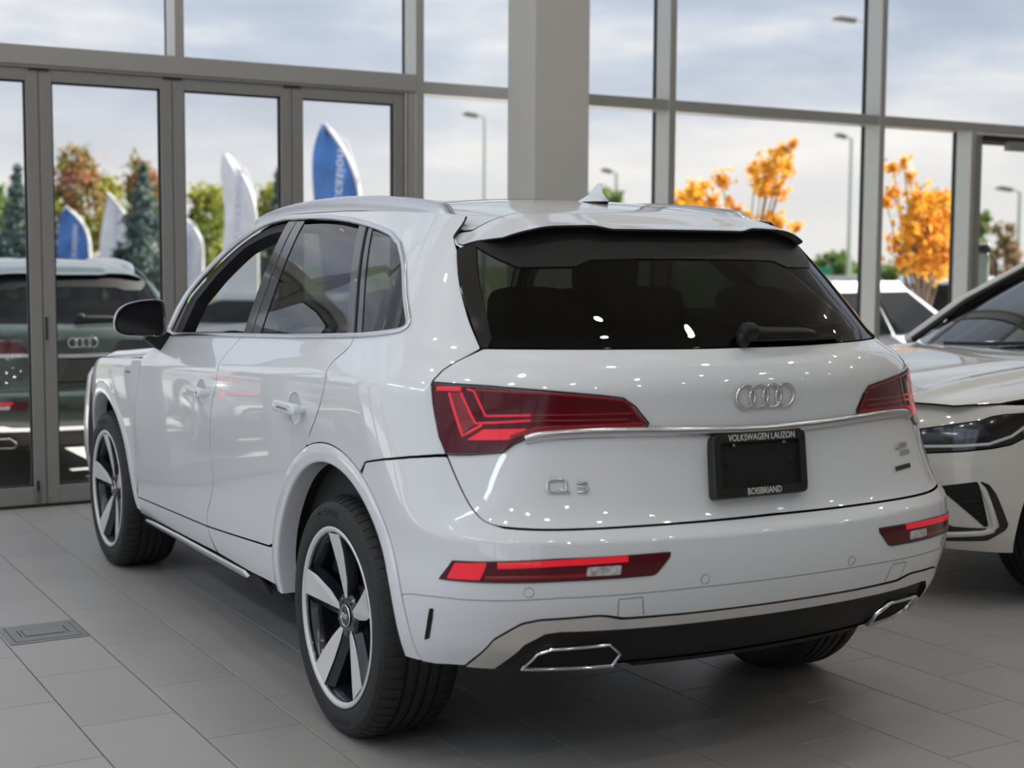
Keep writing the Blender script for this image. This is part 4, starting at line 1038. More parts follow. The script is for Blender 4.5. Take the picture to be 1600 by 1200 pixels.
# transoms
wp('transom', (-4.9, -.012, 2.552), (2.424, .165, 2.66), 'frame_white')
wp('glazing_bead', (-4.9, .165, 2.555), (2.424, .215, 2.655), 'gasket', .001)
for a, b in ((2.487, 4.473), (4.537, 6.546), (6.608, 13.3)):
    wp('transom', (a, .004, 2.542), (b, .165, 2.622), 'frame_white'); wp('glazing_bead', (a, .165, 2.547), (b, .215, 2.617), 'gasket', .001)
wp('transom', (-4.9, .0, 4.6), (13.3, .165, 4.68), 'frame_white')
for a, b in ((2.487, 4.473), (4.537, 6.546), (6.608, 7.589), (8.811, 13.3), (-4.9, -3.3)): wp('sill_rail', (a, .0, 0), (b, .215, .10), 'frame_white')
# panes
def pane(a, b, z0, z1, y=.19):
    return MB().box((a, y-.005, z0), (b, y+.005, z1)).build('pane', 'pane_glass', wall)
xs = sorted([m_[0]+.03 for m_ in mull])
upx = [-4.9]+[q for q in xs if abs(q-7.62) > .1 and abs(q-8.78) > .1]+[13.3]
for a, b in zip(upx[:-1], upx[1:]): pane(a, b, 2.61, 4.62); pane(a, b, 4.66, H)
lox = [q for q in xs if q >= 2.4]+[13.3]
for a, b in zip(lox[:-1], lox[1:]):
    if 7.5 < a < 7.7: continue
    pane(a, b, .08, 2.56)
lof = [-4.9]+[q for q in xs if q < -3]
for a, b in zip(lof[:-1], lof[1:]): pane(a, b, .08, 2.57)
# folding glass doors
def leaf(name, a, b, z1, label, handle=None, bolt=False, y0=.01, grp='folding doors'):
    r = empty(name); r.parent = wall; r['kind'] = 'structure'
    st = .072; th = .062
    M_ = 'frame_grey'
    for (p, q, nm) in (((a+.003, y0, .012), (a+st, y0+th, z1), 'door_stile'), ((b-st, y0, .012), (b-.003, y0+th, z1), 'door_stile'), ((a+st, y0, .012), (b-st, y0+th, .118), 'bottom_rail'), ((a+st, y0, z1-.072), (b-st, y0+th, z1), 'top_rail')):
        MB().cbox(p, q, .003).build(nm, M_, r)
    g = MB()
    for (p, q) in (((a+st, y0+.02, .118), (a+st+.010, y0+.045, z1-.072)), ((b-st-.010, y0+.02, .118), (b-st, y0+.045, z1-.072)), ((a+st, y0+.02, z1-.082), (b-st, y0+.045, z1-.072)), ((a+st, y0+.02, .118), (b-st, y0+.045, .126))): g.box(p, q)
    g.build('door_gasket', 'gasket', r)
    MB().box((a+st+.004, y0+.028, .12), (b-st-.004, y0+.038, z1-.075)).build('door_glass', 'pane_glass', r)
    if handle:
        MB().cbox((handle-.013, y0-.006, .955), (handle+.013, y0+.004, 1.13), .002).build('handle_plate', 'frame_grey', r); MB().cbox((handle-.007, y0-.008, .975), (handle+.007, y0-.004, 1.11), .001).build('flush_pull', 'gasket', r)
    if bolt:
        MB().cbox((bolt-.010, y0-.018, .028), (bolt+.010, y0+.002, .10), .003).build('floor_bolt', 'steel', r); MB().tube([(bolt, y0-.012, .09), (bolt, y0-.012, .155)], .008, 8).build('bolt_rod', 'gasket', r)
    return r
ed = [-3.24, -2.42, -1.57, -.765, .02, .802, 1.565, 2.345]
for k, (a, b) in enumerate(zip(ed[:-1], ed[1:])):
    leaf('door_%d' % (k+1), a, b, 2.535, None, .065-.03 if k == 4 else None, (-.033 if k == 3 else None))
wp('door_track', (-3.24, -.004, 2.535), (2.424, .09, 2.552), 'frame_grey', .001)
wp('door_jamb', (2.348, .0, 0), (2.424, .165, 2.552), 'frame_white'); wp('door_jamb', (2.352, -.002, 0), (2.372, .05, 2.552), 'frame_grey', .001)
for k in (-1.57, .02+.0, .802, 1.565): wp('hinge_carrier', (k-.055, -.003, 2.522), (k+.055, .02, 2.538), 'gasket', .001)
wp('threshold', (-3.24, .0, -.003), (2.42, .20, .010), 'gasket', .001)
leaf('door_9', 7.66, 8.74, 2.53, None)
MB().cbox((7.98, -.07, 2.40), (8.40, .005, 2.475), .006).build('door_closer', 'frame_grey', wall); MB().box((7.72, -.02, 2.475), (8.45, .0, 2.52)).build('closer_arm', 'gasket', wall)
# column
cm = FMX @ Vector((2.09+.208, 4.0+.12, 0))
cl = MB().cbox((-.205, -.175, 0), (.205, .175, H), .004).build('wall_column', 'column_paint'); place(cl, Matrix.Translation((2.30, 4.175, 0)) @ RM); tag(cl, kind='structure')
# other walls and ceiling (behind and beside the camera)
wl = MB().box((-5.8, -14.2, 0), (-5.6, -11.0, H)).build('wall_left', 'wall_white'); place(wl, FMX); tag(wl, kind='structure')
wb = MB().box((-5.8, -14.4, 0), (13.6, -14.2, H)).build('wall_back', 'wall_warm'); place(wb, FMX); tag(wb, kind='structure')
wr_ = MB().box((13.4, -14.2, 0), (13.6, 4.8, H)).build('wall_right', 'wall_warm'); place(wr_, FMX); tag(wr_, kind='structure')
ce = MB().box((-5.8, -14.2, H), (13.6, 5.0, H+.3)).build('ceiling', 'ceiling_white'); place(ce, FMX); tag(ce, kind='structure')
# glazing on the left side of the hall
wlw = empty('window_1'); wlw['kind'] = 'structure'; place(wlw, FMX)
for k in range(10):
    y = -11.0+k*1.745; MB().cbox((-5.78, y, 0), (-5.60, y+.06, H), .003).build('mullion', 'frame_white', wlw)
    if k < 9: MB().box((-5.7, y+.03, 0), (-5.69, y+1.775, H)).build('pane', 'pane_glass', wlw)
for z in (2.54, 4.6): MB().cbox((-5.78, -11, z), (-5.60, 4.75, z+.08), .003).build('transom', 'frame_white', wlw)
# ceiling lights: rows of round downlights and added fill bars, all parented to the ceiling
def downlight(x, y, r=.085):
    fr = ((x, y, H-.06), (1, 0, 0), (0, 1, 0), (0, 0, 1))
    b = MB().rev([(r, 0), (r+.02, 0), (r+.02, .06), (r, .06)], 24, fr).build('downlight', 'frame_white', ce); MB().rev([(0, .012), (r, .012)], 24, fr).build('lamp_disc', 'lamp_warm', b)
for x in (-4.4, -3.1):
    for y in (-5.2, -2.8, -.4, 2.0): downlight(x, y, .095)
for x in (-1.6, .5, 2.6, 4.7, 6.8, 8.9):
    for y in (-7.5, -4.4, -1.3, 1.8): downlight(x, y, .095)

# unseen light bars, added to brighten the car's left side
for y in (-4.2, -1.7, .8, 3.3):
    b = MB().cbox((-4.86, y-.95, 3.86), (-4.62, y+.95, 3.93), .005).build('added_fill_bar', 'frame_white', ce)
    MB().box((-4.85, y-.94, 3.80), (-4.63, y+.94, 3.861)).build('fill_bar_glow', 'fill_glow', b)
    for d_ in (-.7, .7): MB().tube([(-4.74, y+d_, 3.92), (-4.74, y+d_, H)], .004, 6).build('fill_bar_wire', 'steel', b)

# ------------------------------------------------------------------ outside
ZG = -.215
C0 = Vector(CAMP[1:4])
def gpos(px, d, z=ZG):
    p = C0+(CF+CR*((px-800)/CAMP[0])+CU*(190/CAMP[0]))*d; return Vector((p.x, p.y, z))
def zpix(px, py, d): return (C0+(CF+CR*((px-800)/CAMP[0])-CU*((py-600)/CAMP[0]))*d).z
g = MB().box((-120, 4.95, ZG-.2), (160, 16, ZG)).build('ground', 'forecourt'); tag(g, kind='structure')
g = MB().box((-160, 16, ZG-.25), (220, 40, ZG-.02)).build('car_park', 'asphalt'); tag(g, kind='structure')
g = MB().box((-220, 40, ZG-.3), (320, 330, ZG-.01)).build('lawn', 'grass'); tag(g, kind='structure')
g = MB().box((-6, 4.84, ZG-.1), (20, 5.0, -.02)).build('wall_plinth', 'concrete'); tag(g, kind='structure')
g = MB().box((-60, -50, ZG-.3), (-5.85, 4.9, ZG-.0)).build('side_court', 'forecourt'); tag(g, kind='structure')
# ---- trees
def leafmat(name, cols, scale=.9):
    if name in MATS: return
    m = bpy.data.materials.new(name); m.use_nodes = True; MATS[name] = m; t = m.node_tree; b = t.nodes['Principled BSDF']; b.inputs['Roughness'].default_value = .7; b.inputs['Specular IOR Level'].default_value = .2
    co = t.nodes.new('ShaderNodeTexCoord'); n = t.nodes.new('ShaderNodeTexNoise'); n.inputs['Scale'].default_value = scale; n.inputs['Detail'].default_value = 6; n.inputs['Roughness'].default_value = .75
    r = t.nodes.new('ShaderNodeValToRGB'); k = len(cols)
    while len(r.color_ramp.elements) < k: r.color_ramp.elements.new(.5)
    for i, c in enumerate(cols): r.color_ramp.elements[i].position = .32+.36*i/(k-1); r.color_ramp.elements[i].color = (*c, 1)
    t.links.new(co.outputs['Object'], n.inputs[0]); t.links.new(n.outputs[0], r.inputs[0]); t.links.new(r.outputs[0], b.inputs['Base Color'])
    tr = t.nodes.new('ShaderNodeBsdfTranslucent'); t.links.new(r.outputs[0], tr.inputs[0]); mi = t.nodes.new('ShaderNodeMixShader'); mi.inputs[0].default_value = .3
    t.links.new(b.outputs[0], mi.inputs[1]); t.links.new(tr.outputs[0], mi.inputs[2]); t.links.new(mi.outputs[0], t.nodes['Material Output'].inputs[0])
leafmat('leaf_maple', [(.10, .15, .03), (.25, .28, .05), (.50, .24, .14), (.62, .28, .20)], .55)
leafmat('leaf_olive', [(.09, .14, .03), (.24, .29, .05), (.48, .46, .10), (.60, .50, .16)], .5)
leafmat('leaf_spruce', [(.045, .085, .075), (.12, .18, .165), (.26, .33, .31)], 1.4)
leafmat('leaf_green', [(.07, .13, .03), (.17, .25, .07), (.32, .38, .12)], .6)
leafmat('leaf_gold', [(.75, .30, .04), (.90, .48, .05), (.95, .62, .08)], .8)
leafmat('leaf_rust', [(.20, .20, .07), (.40, .25, .14), (.52, .26, .18)], .6)
def leaves(blobs, n, size, seed, flat=.6):
    rg = np.random.RandomState(seed); V = []; F = []; tot = sum(b[3]**2 for b in blobs)
    for (x, y, z, r) in blobs:
        k = max(6, int(n*r*r/tot)); d = rg.normal(size=(k, 3)); d /= np.linalg.norm(d, axis=1)[:, None]; rad = r*np.abs(rg.normal(size=k))*.62
        c = d*rad[:, None]*[1, 1, 1.1]+[x, y, z]
        a = rg.normal(size=(k, 3)); a /= np.linalg.norm(a, axis=1)[:, None]; b = np.cross(a, d+.6*rg.normal(size=(k, 3))); b /= np.linalg.norm(b, axis=1)[:, None]+1e-9; s = size*(.6+.8*rg.rand(k))[:, None]
        for i in range(k):
            q = len(V); V += [c[i]-a[i]*s[i], c[i]-b[i]*s[i]*flat, c[i]+a[i]*s[i], c[i]+b[i]*s[i]*flat]; F.append((q, q+1, q+2, q+3))
    return V, F
def tree(name, label, pos, h, blobs, n, size, m, seed, group=None, trunk=.12, branches=()):
    r = empty(name, tuple(pos), 0, label, 'tree', group); V, F = leaves(blobs, n, size, seed); o = obj('foliage', V, F, m, r); 
    top = max(b[2] for b in blobs)
    MB().tube([(0, 0, 0), (.03*h, 0, h*.3), (0, .02*h, h*.6), (0, 0, top*.92)], [trunk, trunk*.8, trunk*.5, trunk*.15], 8).build('trunk', 'bark', r)
    for br in branches: MB().tube(br, [trunk*.4, trunk*.25, trunk*.1][:len(br)] if len(br) <= 3 else trunk*.25, 6).build('branch', 'bark', r)
    return r
def crown(w_, h0, h1, k, seed, taper=.5):
    rg = np.random.RandomState(seed); o = []
    for i in range(k):
        t = rg.rand(); z = h0+(h1-h0)*t; rr_ = w_*(1-taper*t)*rg.rand()**.5; a = rg.rand()*2*PI; o.append((rr_*math.cos(a), rr_*math.sin(a), z, w_*(.28+.2*rg.rand())*(1-.35*t)))
    return o
def spruce(label, pos, h, w_, seed, group=None):
    rg = np.random.RandomState(seed); bl = []
    for i in range(130):
        t = rg.rand()**.8; a = rg.rand()*2*PI; rr_ = w_*(1-t)*(.4+.6*rg.rand()); bl.append((rr_*math.cos(a), rr_*math.sin(a), .15*h+.85*h*t-.12*rr_, .26*(1-t)+.08))
    return tree('spruce_tree', label, pos, h, bl, 9000, .06, 'leaf_spruce', seed, group, .1)
def th(px, py, d): return zpix(px, py, d)-ZG
# left group
d = 48
for i, (px, py, w_, m, lab, dd) in enumerate(((122, 214, 1.15, 'leaf_maple', 'red-tinged maple, tallest of the autumn trees seen through the second door pane', 48), (176, 262, 1.0, 'leaf_olive', 'yellow-green autumn tree standing behind the white feather flag', 52), (228, 232, 1.1, 'leaf_maple', 'rust-topped maple rising behind the blue spruce', 50),
      (322, 276, 1.2, 'leaf_olive', 'olive-yellow tree left of the large white feather flag', 46), (425, 275, 1.1, 'leaf_olive', 'yellow-olive tree beyond the third door pane, right of the white flag', 50), (8, 275, 1.2, 'leaf_green', 'yellow-green tree at the left edge of the view', 45),
      (88, 300, 1.1, 'leaf_olive', 'green-gold tree behind the smaller blue flag', 55), (372, 300, 1.1, 'leaf_green', 'green tree behind the large white feather flag', 54))):
    h = th(px, py, dd); tree('autumn_tree', lab, gpos(px, dd), h, crown(w_, .9, h-.45, 60, 20+i, .6), 7000, .085, m, 40+i, 'autumn trees beyond the forecourt')
spruce('blue-grey spruce beside the second door frame', gpos(226, 34), th(233, 255, 34), 1.0, 3, 'spruces beyond the forecourt')
spruce('dark blue-green spruce at the left edge behind the first door pane', gpos(30, 36), th(40, 262, 36), 1.05, 5, 'spruces beyond the forecourt')
spruce('low pale spruce left of the small blue flag', gpos(88, 40), th(90, 345, 40), 1.0, 8, 'spruces beyond the forecourt')
spruce('thin dark conifer beside the third door frame', gpos(436, 42), th(438, 265, 42), .6, 9, 'spruces beyond the forecourt')
tree('green_tree', 'dark green trees low behind the roof antenna', gpos(940, 75), 5, crown(1.5, 1.2, th(940, 285, 75)-.6, 30, 61, .3), 2600, .2, 'leaf_green', 62)
# right group: sparse golden tree and others
def limb_tree(label, px, d_, twigs, seed):
    base = gpos(px, d_); r = empty('golden_tree', tuple(base), 0, label, 'tree', 'golden autumn trees'); bl = []
    z0 = .5
    for j, (qx, qy, rad) in enumerate(twigs):
        p = C0+(CF+CR*((qx-800)/CAMP[0])-CU*((qy-600)/CAMP[0]))*(d_+random.uniform(-.6, .6)); l = p-base; bl.append((l.x, l.y, l.z, rad))
        m_ = Vector((l.x*.35, l.y*.35, l.z*.55)); MB().tube([(0, 0, l.z*.45), m_+Vector((0, 0, .1)), l], [.022, .014, .005], 6).build('branch', 'bark', r)
    V, F = leaves(bl, 2700, .048, seed); obj('foliage', V, F, 'leaf_gold', r)
    MB().tube([(0, 0, 0), (.02, 0, 1.2), (0, 0, 2.2)], [.06, .05, .03], 8).build('trunk', 'bark', r)
limb_tree('sparse golden-orange tree left of the tall mullion, above the car roof', 1165, 19, [(1128, 282, .14), (1100, 290, .07), (1068, 315, .16), (1085, 305, .17), (1112, 318, .14), (1180, 265, .12), (1205, 262, .17), (1228, 262, .14), (1190, 285, .13), (1215, 298, .14), (1240, 225, .08), (1225, 235, .09), (1212, 240, .08), (1150, 330, .1), (1165, 340, .1), (1212, 350, .14), (1245, 356, .08), (1195, 300, .1), (1200, 340, .1), (1140, 314, .06)], 71)
limb_tree('bright yellow tree between the two mullions at right', 1440, 17, [(1395, 262, .10), (1412, 255, .09), (1398, 300, .12), (1385, 318, .09), (1422, 275, .08), (1430, 318, .17), (1450, 318, .17), (1470, 312, .14), (1425, 355, .19), (1452, 352, .2), (1475, 360, .18), (1400, 380, .13), (1430, 385, .2), (1460, 390, .2), (1478, 400, .18), (1445, 410, .19), (1465, 420, .17), (1410, 408, .13), (1478, 340, .16), (1440, 370, .16)], 72)
tree('green_tree', 'dark green tree behind the bright yellow tree', gpos(1452, 48), 5, crown(1.15, 1.3, th(1452, 292, 48)-.5, 30, 63, .35), 3200, .13, 'leaf_green', 64)
tree('green_tree', 'round green tree right of the narrow mullion above the charging post', gpos(1520, 60), 5, crown(1.0, 1.5, th(1520, 315, 60)-.6, 26, 65, .3), 2600, .15, 'leaf_green', 66)
tree('rust_tree', 'rust-red shrub tree at the right edge behind the charging post', gpos(1572, 40), 4, crown(.8, .5, th(1572, 338, 40)-.3, 26, 67, .6), 2400, .11, 'leaf_rust', 68)
for i, (px, py) in enumerate(((1300, 392), (1268, 405), (1400, 418), (1330, 410))):
    tree('distant_tree', ['round green tree far off beside the far lamp post', 'pale green tree far off above the tailgate pillar', 'dark hedge tree far off beside the brown roofed house', 'low green tree far off right of the far lamp post'][i], gpos(px, 85+i*4), 3, crown(1.3, .6, th(px, py, 85)-.3, 18, 80+i, .3), 1500, .2, 'leaf_green', 85+i, 'distant trees')
# ---- feather flags
def flag(label, px, top, d_, m, seed, wd=.68, lettering=True, tm_='flag_ink'):
    base = gpos(px, d_); h = zpix(px, top, d_)-ZG; r = empty('feather_flag', tuple(base), math.atan2(CR.y, CR.x), label, 'flag', 'feather flags on the forecourt'); rg = random.Random(seed)
    MB().tube([(.30*wd+.02, 0, 0), (.30*wd+.03, 0, h*.5), (.28*wd, 0, h*.78), (.05*wd, 0, h*.92), (-.45*wd, 0, h)], [.022, .018, .014, .010, .006], 8).build('flag_pole', 'flag_sleeve', r)
    V = []; F = []; nu, nv = 9, 26; z0 = .75
    for j in range(nv+1):
        t = j/nv; z = z0+(h-z0-.02)*t
        xr_ = wd*(.33 if t < .55 else .33-.78*((t-.55)/.45)**2.1); xl = -wd*(.62-.10*math.sin(t*5+seed)) if t < .82 else -wd*(.62-.10*math.sin(t*5+seed)-.14*((t-.82)/.18)**2)
        xl = min(xl, xr_-.01)
        for i in range(nu+1):
            s_ = i/nu; V.append((xl+(xr_-xl)*s_, .07*math.sin(3.2*s_+4*t+seed)+.035*math.sin(9*s_-13*t+seed*2), z))
    n = len(V); V += [(x, y+.004, z) for x, y, z in V]
    for j in range(nv):
        for i in range(nu): a = j*(nu+1)+i; f = (a, a+1, a+nu+2, a+nu+1); F.append(f); F.append(tuple(q+n for q in f[::-1]))
    obj('flag_cloth', V, F, m, r, smooth=True)
    sl = [V[j*(nu+1)+nu] for j in range(nv+1)]; MB().tube(sl, .035, 6).build('pole_sleeve', 'flag_sleeve', r, True)
    if lettering: text('flag_lettering', "d'occasion", .28, ((-.10*wd, -.13, h-1.05), (.05, 0, .999), (1, 0, -.05), (0, -1, 0)), tm_, r, .002, 1.05, .8)
flag('blue feather flag, the tallest flag, in the fourth door pane', 540, 194, 24, 'flag_blue', 1, .74, True, 'flag_print')
flag('small blue feather flag above the dark green car', 125, 322, 34, 'flag_blue', 2, .70, True, 'flag_print')
flag('white feather flag beside the blue-grey spruce', 190, 300, 38, 'flag_white', 3, .78)
flag('large white feather flag in the third door pane', 382, 240, 27, 'flag_white', 5, .72)
flag('white feather flag half hidden behind the second door frame', 303, 335, 36, 'flag_white', 6, .70)
# ---- lamp posts
def lamp(label, px, top, d_, arm):
    base = gpos(px, d_); h = zpix(px, top, d_)-ZG; r = empty('lamp_post', tuple(base), math.atan2(CR.y, CR.x), label, 'lamp post', 'car park lamp posts'); s_ = d_/60
    MB().tube([(0, 0, 0), (0, 0, h*.5), (0, 0, h)], [.10*s_, .085*s_, .07*s_], 10).build('pole', 'lamp_pole', r)
    MB().tube([(0, 0, h-.03), (-arm*.35, 0, h+.12*s_), (-arm*.5, 0, h+.14*s_)], .05*s_, 6).build('arm', 'lamp_pole', r)
    MB().prism([(-arm*.35, -.02), (-arm, .10*s_), (-arm, .16*s_), (-arm*.8, .22*s_), (-arm*.35, .14*s_)], ((0, .15*s_, h), (1, 0, 0), (0, 0, 1), (0, -1, 0)), 0, .3*s_).build('lamp_head', 'lamp_head', r)
    MB().rev([(.16*s_, 0), (.16*s_, .5), (.11*s_, .52)], 12).build('footing', 'concrete', r)
lamp('pale lamp post right of the blue flag', 757, 186, 66, 1.0)
lamp('slim lamp post standing left of the tall right mullion', 1326, 218, 72, .85)
lamp('near lamp post with its head beside the tall right mullion', 1346, 40, 36, .85)
lamp('tiny far lamp post above the roof antenna', 962, 272, 110, 1.2)
lamp('faint far lamp post at the right edge of the view', 1590, 300, 95, 1.6)
# ---- charging post, sign, house
p = gpos(1532, 14.5); r = empty('charging_post', tuple(p), math.atan2(CR.y, CR.x), 'pale green charging post with a dark cap and hanging cable', 'charging post')
h = zpix(1532, 380, 14.5)-ZG
MB().cbox((-.075, -.06, .0), (.075, .06, h-.09), .02).build('post', 'charger_green', r); MB().cbox((-.088, -.07, h-.09), (.088, .07, h-.03), .015).build('cap', 'gasket', r); MB().cbox((-.08, -.065, h-.03), (.08, .065, h), .02).build('cap_top', 'frame_white', r)
MB().cbox((-.09, -.09, h*.62), (-.055, -.05, h*.68), .005).build('plug_holder', 'gasket', r)
MB().tube([(.08, -.04, h-.10), (.14, -.05, h-.2), (.17, -.05, h*.55), (.15, -.05, h*.2), (.07, -.05, h*.12)], .014, 8).build('cable', 'gasket', r); MB().cbox((-.15, -.12, 0), (.15, .12, .05), .01).build('base_plate', 'concrete', r)
p = gpos(1286, 62); r = empty('road_sign', tuple(p), math.atan2(CR.y, CR.x), 'small green road sign far away beside the tailgate', 'sign'); hz = zpix(1286, 432, 62)-ZG
MB().cbox((-.42, -.03, hz-.62), (.42, .0, hz+.42), .02).build('sign_board', 'sign_green', r); MB().tube([(0, .03, 0), (0, .03, hz+.3)], .04, 8).build('sign_post', 'lamp_pole', r)
p = gpos(1372, 118); r = empty('distant_house', tuple(p), math.atan2(CR.y, CR.x), 'distant low house with a brown roof behind the parked cars', 'house'); hz = zpix(1390, 413, 118)-ZG
MB().box((-3, 0, 0), (3.2, 6, hz*.55)).build('wall', 'house_wall', r)
MB().prism([(-3.4, hz*.5), (3.6, hz*.5), (.8, hz), (-2.2, hz)], ((0, -.3, 0), (1, 0, 0), (0, 0, 1), (0, -1, 0)), -6.5, .3).build('roof', 'house_roof', r)
for x in (-1.6, .4, 2.2): MB().box((x-.4, -.06, hz*.15), (x+.4, .0, hz*.42)).build('window', 'gasket', r)
# ---- plain parked cars
def parked(label, loc, rz, paint, h=1.45, L_=4.5, roof=None, suvish=False):
    r = empty('parked_car', tuple(loc), rz, label, 'car', None); hw = .9
    st = [(-L_/2, .70, .45, .72), (-L_/2+.10, .80, .30, .90), (-L_/2+.5, .88, .22, .98), (-L_/4, .90, .20, .99), (0, .90, .20, .97), (L_/4, .90, .20, .95), (L_/2-.55, .88, .22, .86), (L_/2-.12, .80, .28, .76), (L_/2, .66, .42, .64)]
    V = []; F = []; prof = [(-1, .0), (-1.0, .25), (-1.02, .55), (-1, .8), (-.92, .97), (-.6, 1.0), (0, 1.02), (.6, 1.0), (.92, .97), (1, .8), (1.02, .55), (1.0, .25), (1, .0)]; k = len(prof)
    for (y, w_, z0, z1) in st:
        for (a, b) in prof: V.append((a*w_, y, z0+(z1-z0)*b))
    for i in range(len(st)-1):
        for j in range(k-1): F.append((i*k+j, (i+1)*k+j, (i+1)*k+j+1, i*k+j+1))
    F.append(tuple(range(k))); F.append(tuple((len(st)-1)*k+j for j in range(k))[::-1])
    o = obj('body', V, F, paint, r, smooth=True); o.data.set_sharp_from_angle(angle=math.radians(40))
    yb = [(-L_/2+.35, -L_/2+(.55 if suvish else 1.0)), (L_/2-1.15, L_/2-2.0)]; zb = .93
    cab = lambda f, zz: [(-f*(.84-.24*zz), yb[0][0]+(yb[0][1]-yb[0][0])*zz), (f*(.84-.24*zz), yb[0][0]+(yb[0][1]-yb[0][0])*zz), (f*(.84-.24*zz), yb[1][0]+(yb[1][1]-yb[1][0])*zz), (-f*(.84-.24*zz), yb[1][0]+(yb[1][1]-yb[1][0])*zz)]
    V = [(x, y, zb) for x, y in cab(1, 0)]+[(x, y, h-.06) for x, y in cab(1, 1)]+[(x*.9, y*.94, h) for x, y in cab(1, 1)]
    F = [(0, 1, 5, 4), (1, 2, 6, 5), (2, 3, 7, 6), (3, 0, 4, 7)]+[(4+i, 4+(i+1) % 4, 8+(i+1) % 4, 8+i) for i in range(4)]+[(8, 9, 10, 11)]
    obj('cabin', V, F, roof or paint, r)
    def win(name, i, j, a0, a1, z0=.08, z1=.90):
        b = cab(1.012, 0); t = cab(1.012, 1); P = []
        for (s_, q) in ((a0, z0), (a1, z0), (a1, z1), (a0, z1)):
            p0 = Vector((*b[i], zb)).lerp(Vector((*b[j], zb)), s_); p1 = Vector((*t[i], h-.06)).lerp(Vector((*t[j], h-.06)), s_); P.append(p0.lerp(p1, q))
        cc = sum(P, Vector())/4; nrm = (P[1]-P[0]).cross(P[3]-P[0]).normalized(); nrm = nrm if nrm.dot(cc-Vector((0, 0, 1.1))) > 0 else -nrm
        obj(name, [p+nrm*.012 for p in P]+[p-nrm*.01 for p in P], [(0, 1, 2, 3), (4, 5, 1, 0), (5, 6, 2, 1), (6, 7, 3, 2), (7, 4, 0, 3)], 'parked_glass', r)
    win('rear_window', 0, 1, .06, .94); win('windscreen', 2, 3, .05, .95)
    for (i, j) in ((1, 2), (3, 0)): win('side_window', i, j, .06, .48); win('side_window', i, j, .52, .93)
    for yy in (-L_/2+.85, L_/2-.9):
        for s_ in (-1, 1):
            wm = MB().rev([(.19, .10), (.30, .11), (.32, .09), (.32, -.09), (.30, -.11)], 28, ((s_*.80, yy, .32), (0, 1, 0), (0, 0, 1), (s_, 0, 0))).build('wheel', 'rubber', r, True, 40)
            MB().rev([(0, .095), (.19, .10), (.2, .09)], 20, ((s_*.80, yy, .32), (0, 1, 0), (0, 0, 1), (s_, 0, 0))).build('hub_cap', 'machined', wm)
            MB().rev([(.0, .115), (.36, .116), (.37, .10)], 28, ((s_*.79, yy, .33), (0, 1, 0), (0, 0, 1), (s_, 0, 0)), 0, PI).build('arch', 'black_void', r) if False else None
    for s_ in (-1, 1):
        superell('tail_light', (s_*.68, -L_/2+.06, .78), (.14, .05, .06), 'led_mid', r, .5, .5, None, 12, 8); superell('head_light', (s_*.64, L_/2-.10, .66), (.15, .07, .05), 'lens_clear', r, .6, .6, None, 12, 8)
        superell('door_mirror', (s_*.96, L_/2-1.55, 1.0), (.10, .06, .06), paint, r, .6, .6, None, 12, 8)
    return r
parked('pale silver car seen through the open front side window', gpos(392, 17), math.radians(52), 'silver_paint', 1.28, 4.3)
parked('white hatchback outside, just right of the rear window pillar', gpos(1322, 15.0), math.radians(-75), 'white_paint', 1.48, 4.3)
parked('dark blue car with a white roof parked outside between the mullions', gpos(1448, 19.0), math.radians(62), 'navy_paint', 1.50, 4.4, 'white_paint')
parked('white car parked far right behind the charging post', gpos(1600, 27), math.radians(80), 'white_paint', 1.45, 4.4)
parked('grey car standing far off left of the slim lamp post', gpos(1250, 24), math.radians(70), 'grey_paint', 1.45, 4.4)

# ------------------------------------------------------------------ the white car at the right edge
VR = [(.22, 0, .86, .20, -.74, 3.6, .16, -.10, .21), (.32, 0, .895, .30, -.84, 3.6, .16, -.10, .31), (.45, 0, .915, .42, -.885, 3.4, .16, -.10, .44), (.58, .005, .92, .55, -.90, 3.2, .17, -.10, .56),
 (.70, .01, .922, .66, -.895, 3.0, .18, -.10, .68), (.82, .025, .922, .765, -.872, 2.9, .19, -.10, .78), (.92, .045, .918, .85, -.82, 2.8, .2, -.10, .86), (.98, .055, .905, .885, -.76, 2.7, .2, -.10, .90)]
VBK = {'head': [(1.552, 4.69), (1.462, 4.95), (1.404, 5.1), (1.349, 5.24), (1.315, 5.47), (1.278, 5.57), (1.195, 5.64), (1.13, 5.33), (1.146, 4.86), (1.203, 4.47), (1.239, 4.24), (1.295, 4.1), (1.39, 3.97), (1.545, 3.81)],
 'drl': [(1.522, 4.09), (1.392, 4.16), (1.306, 4.25), (1.243, 4.55), (1.2, 5.02)], 'seg1': [(1.521, 4.76), (1.451, 4.9), (1.444, 4.37), (1.516, 4.29)], 'seg2': [(1.422, 4.97), (1.346, 5.12), (1.301, 4.61), (1.414, 4.38)], 'amber': [(1.225, 4.92), (1.184, 5.29), (1.159, 5.04), (1.205, 4.58)],
 'tri': [(1.461, 2.72), (1.329, 2.93), (1.32, 2.73), (1.288, 1.44), (1.301, 1.42)],
 'cband': [(1.321, 2.95), (1.292, 2.84), (1.268, 2.5), (1.22, 1.46), (1.228, 1.3), (1.291, .94), (1.575, .8), (1.568, .98), (1.297, 1.12), (1.248, 1.39), (1.254, 1.58), (1.295, 2.64)],
 'low': [(1.555, 1.43), (1.445, 1.5), (1.411, 1.39), (1.29, 1.36), (1.306, 1.21), (1.564, 1.11)]}
VB = Body(VR, [], [3.75, 2.0, 1.1, .4, 0, -.3], [-.06, -.01, 0, 0, 0, -.004], None, None, [], [6], 3.6, (6,))
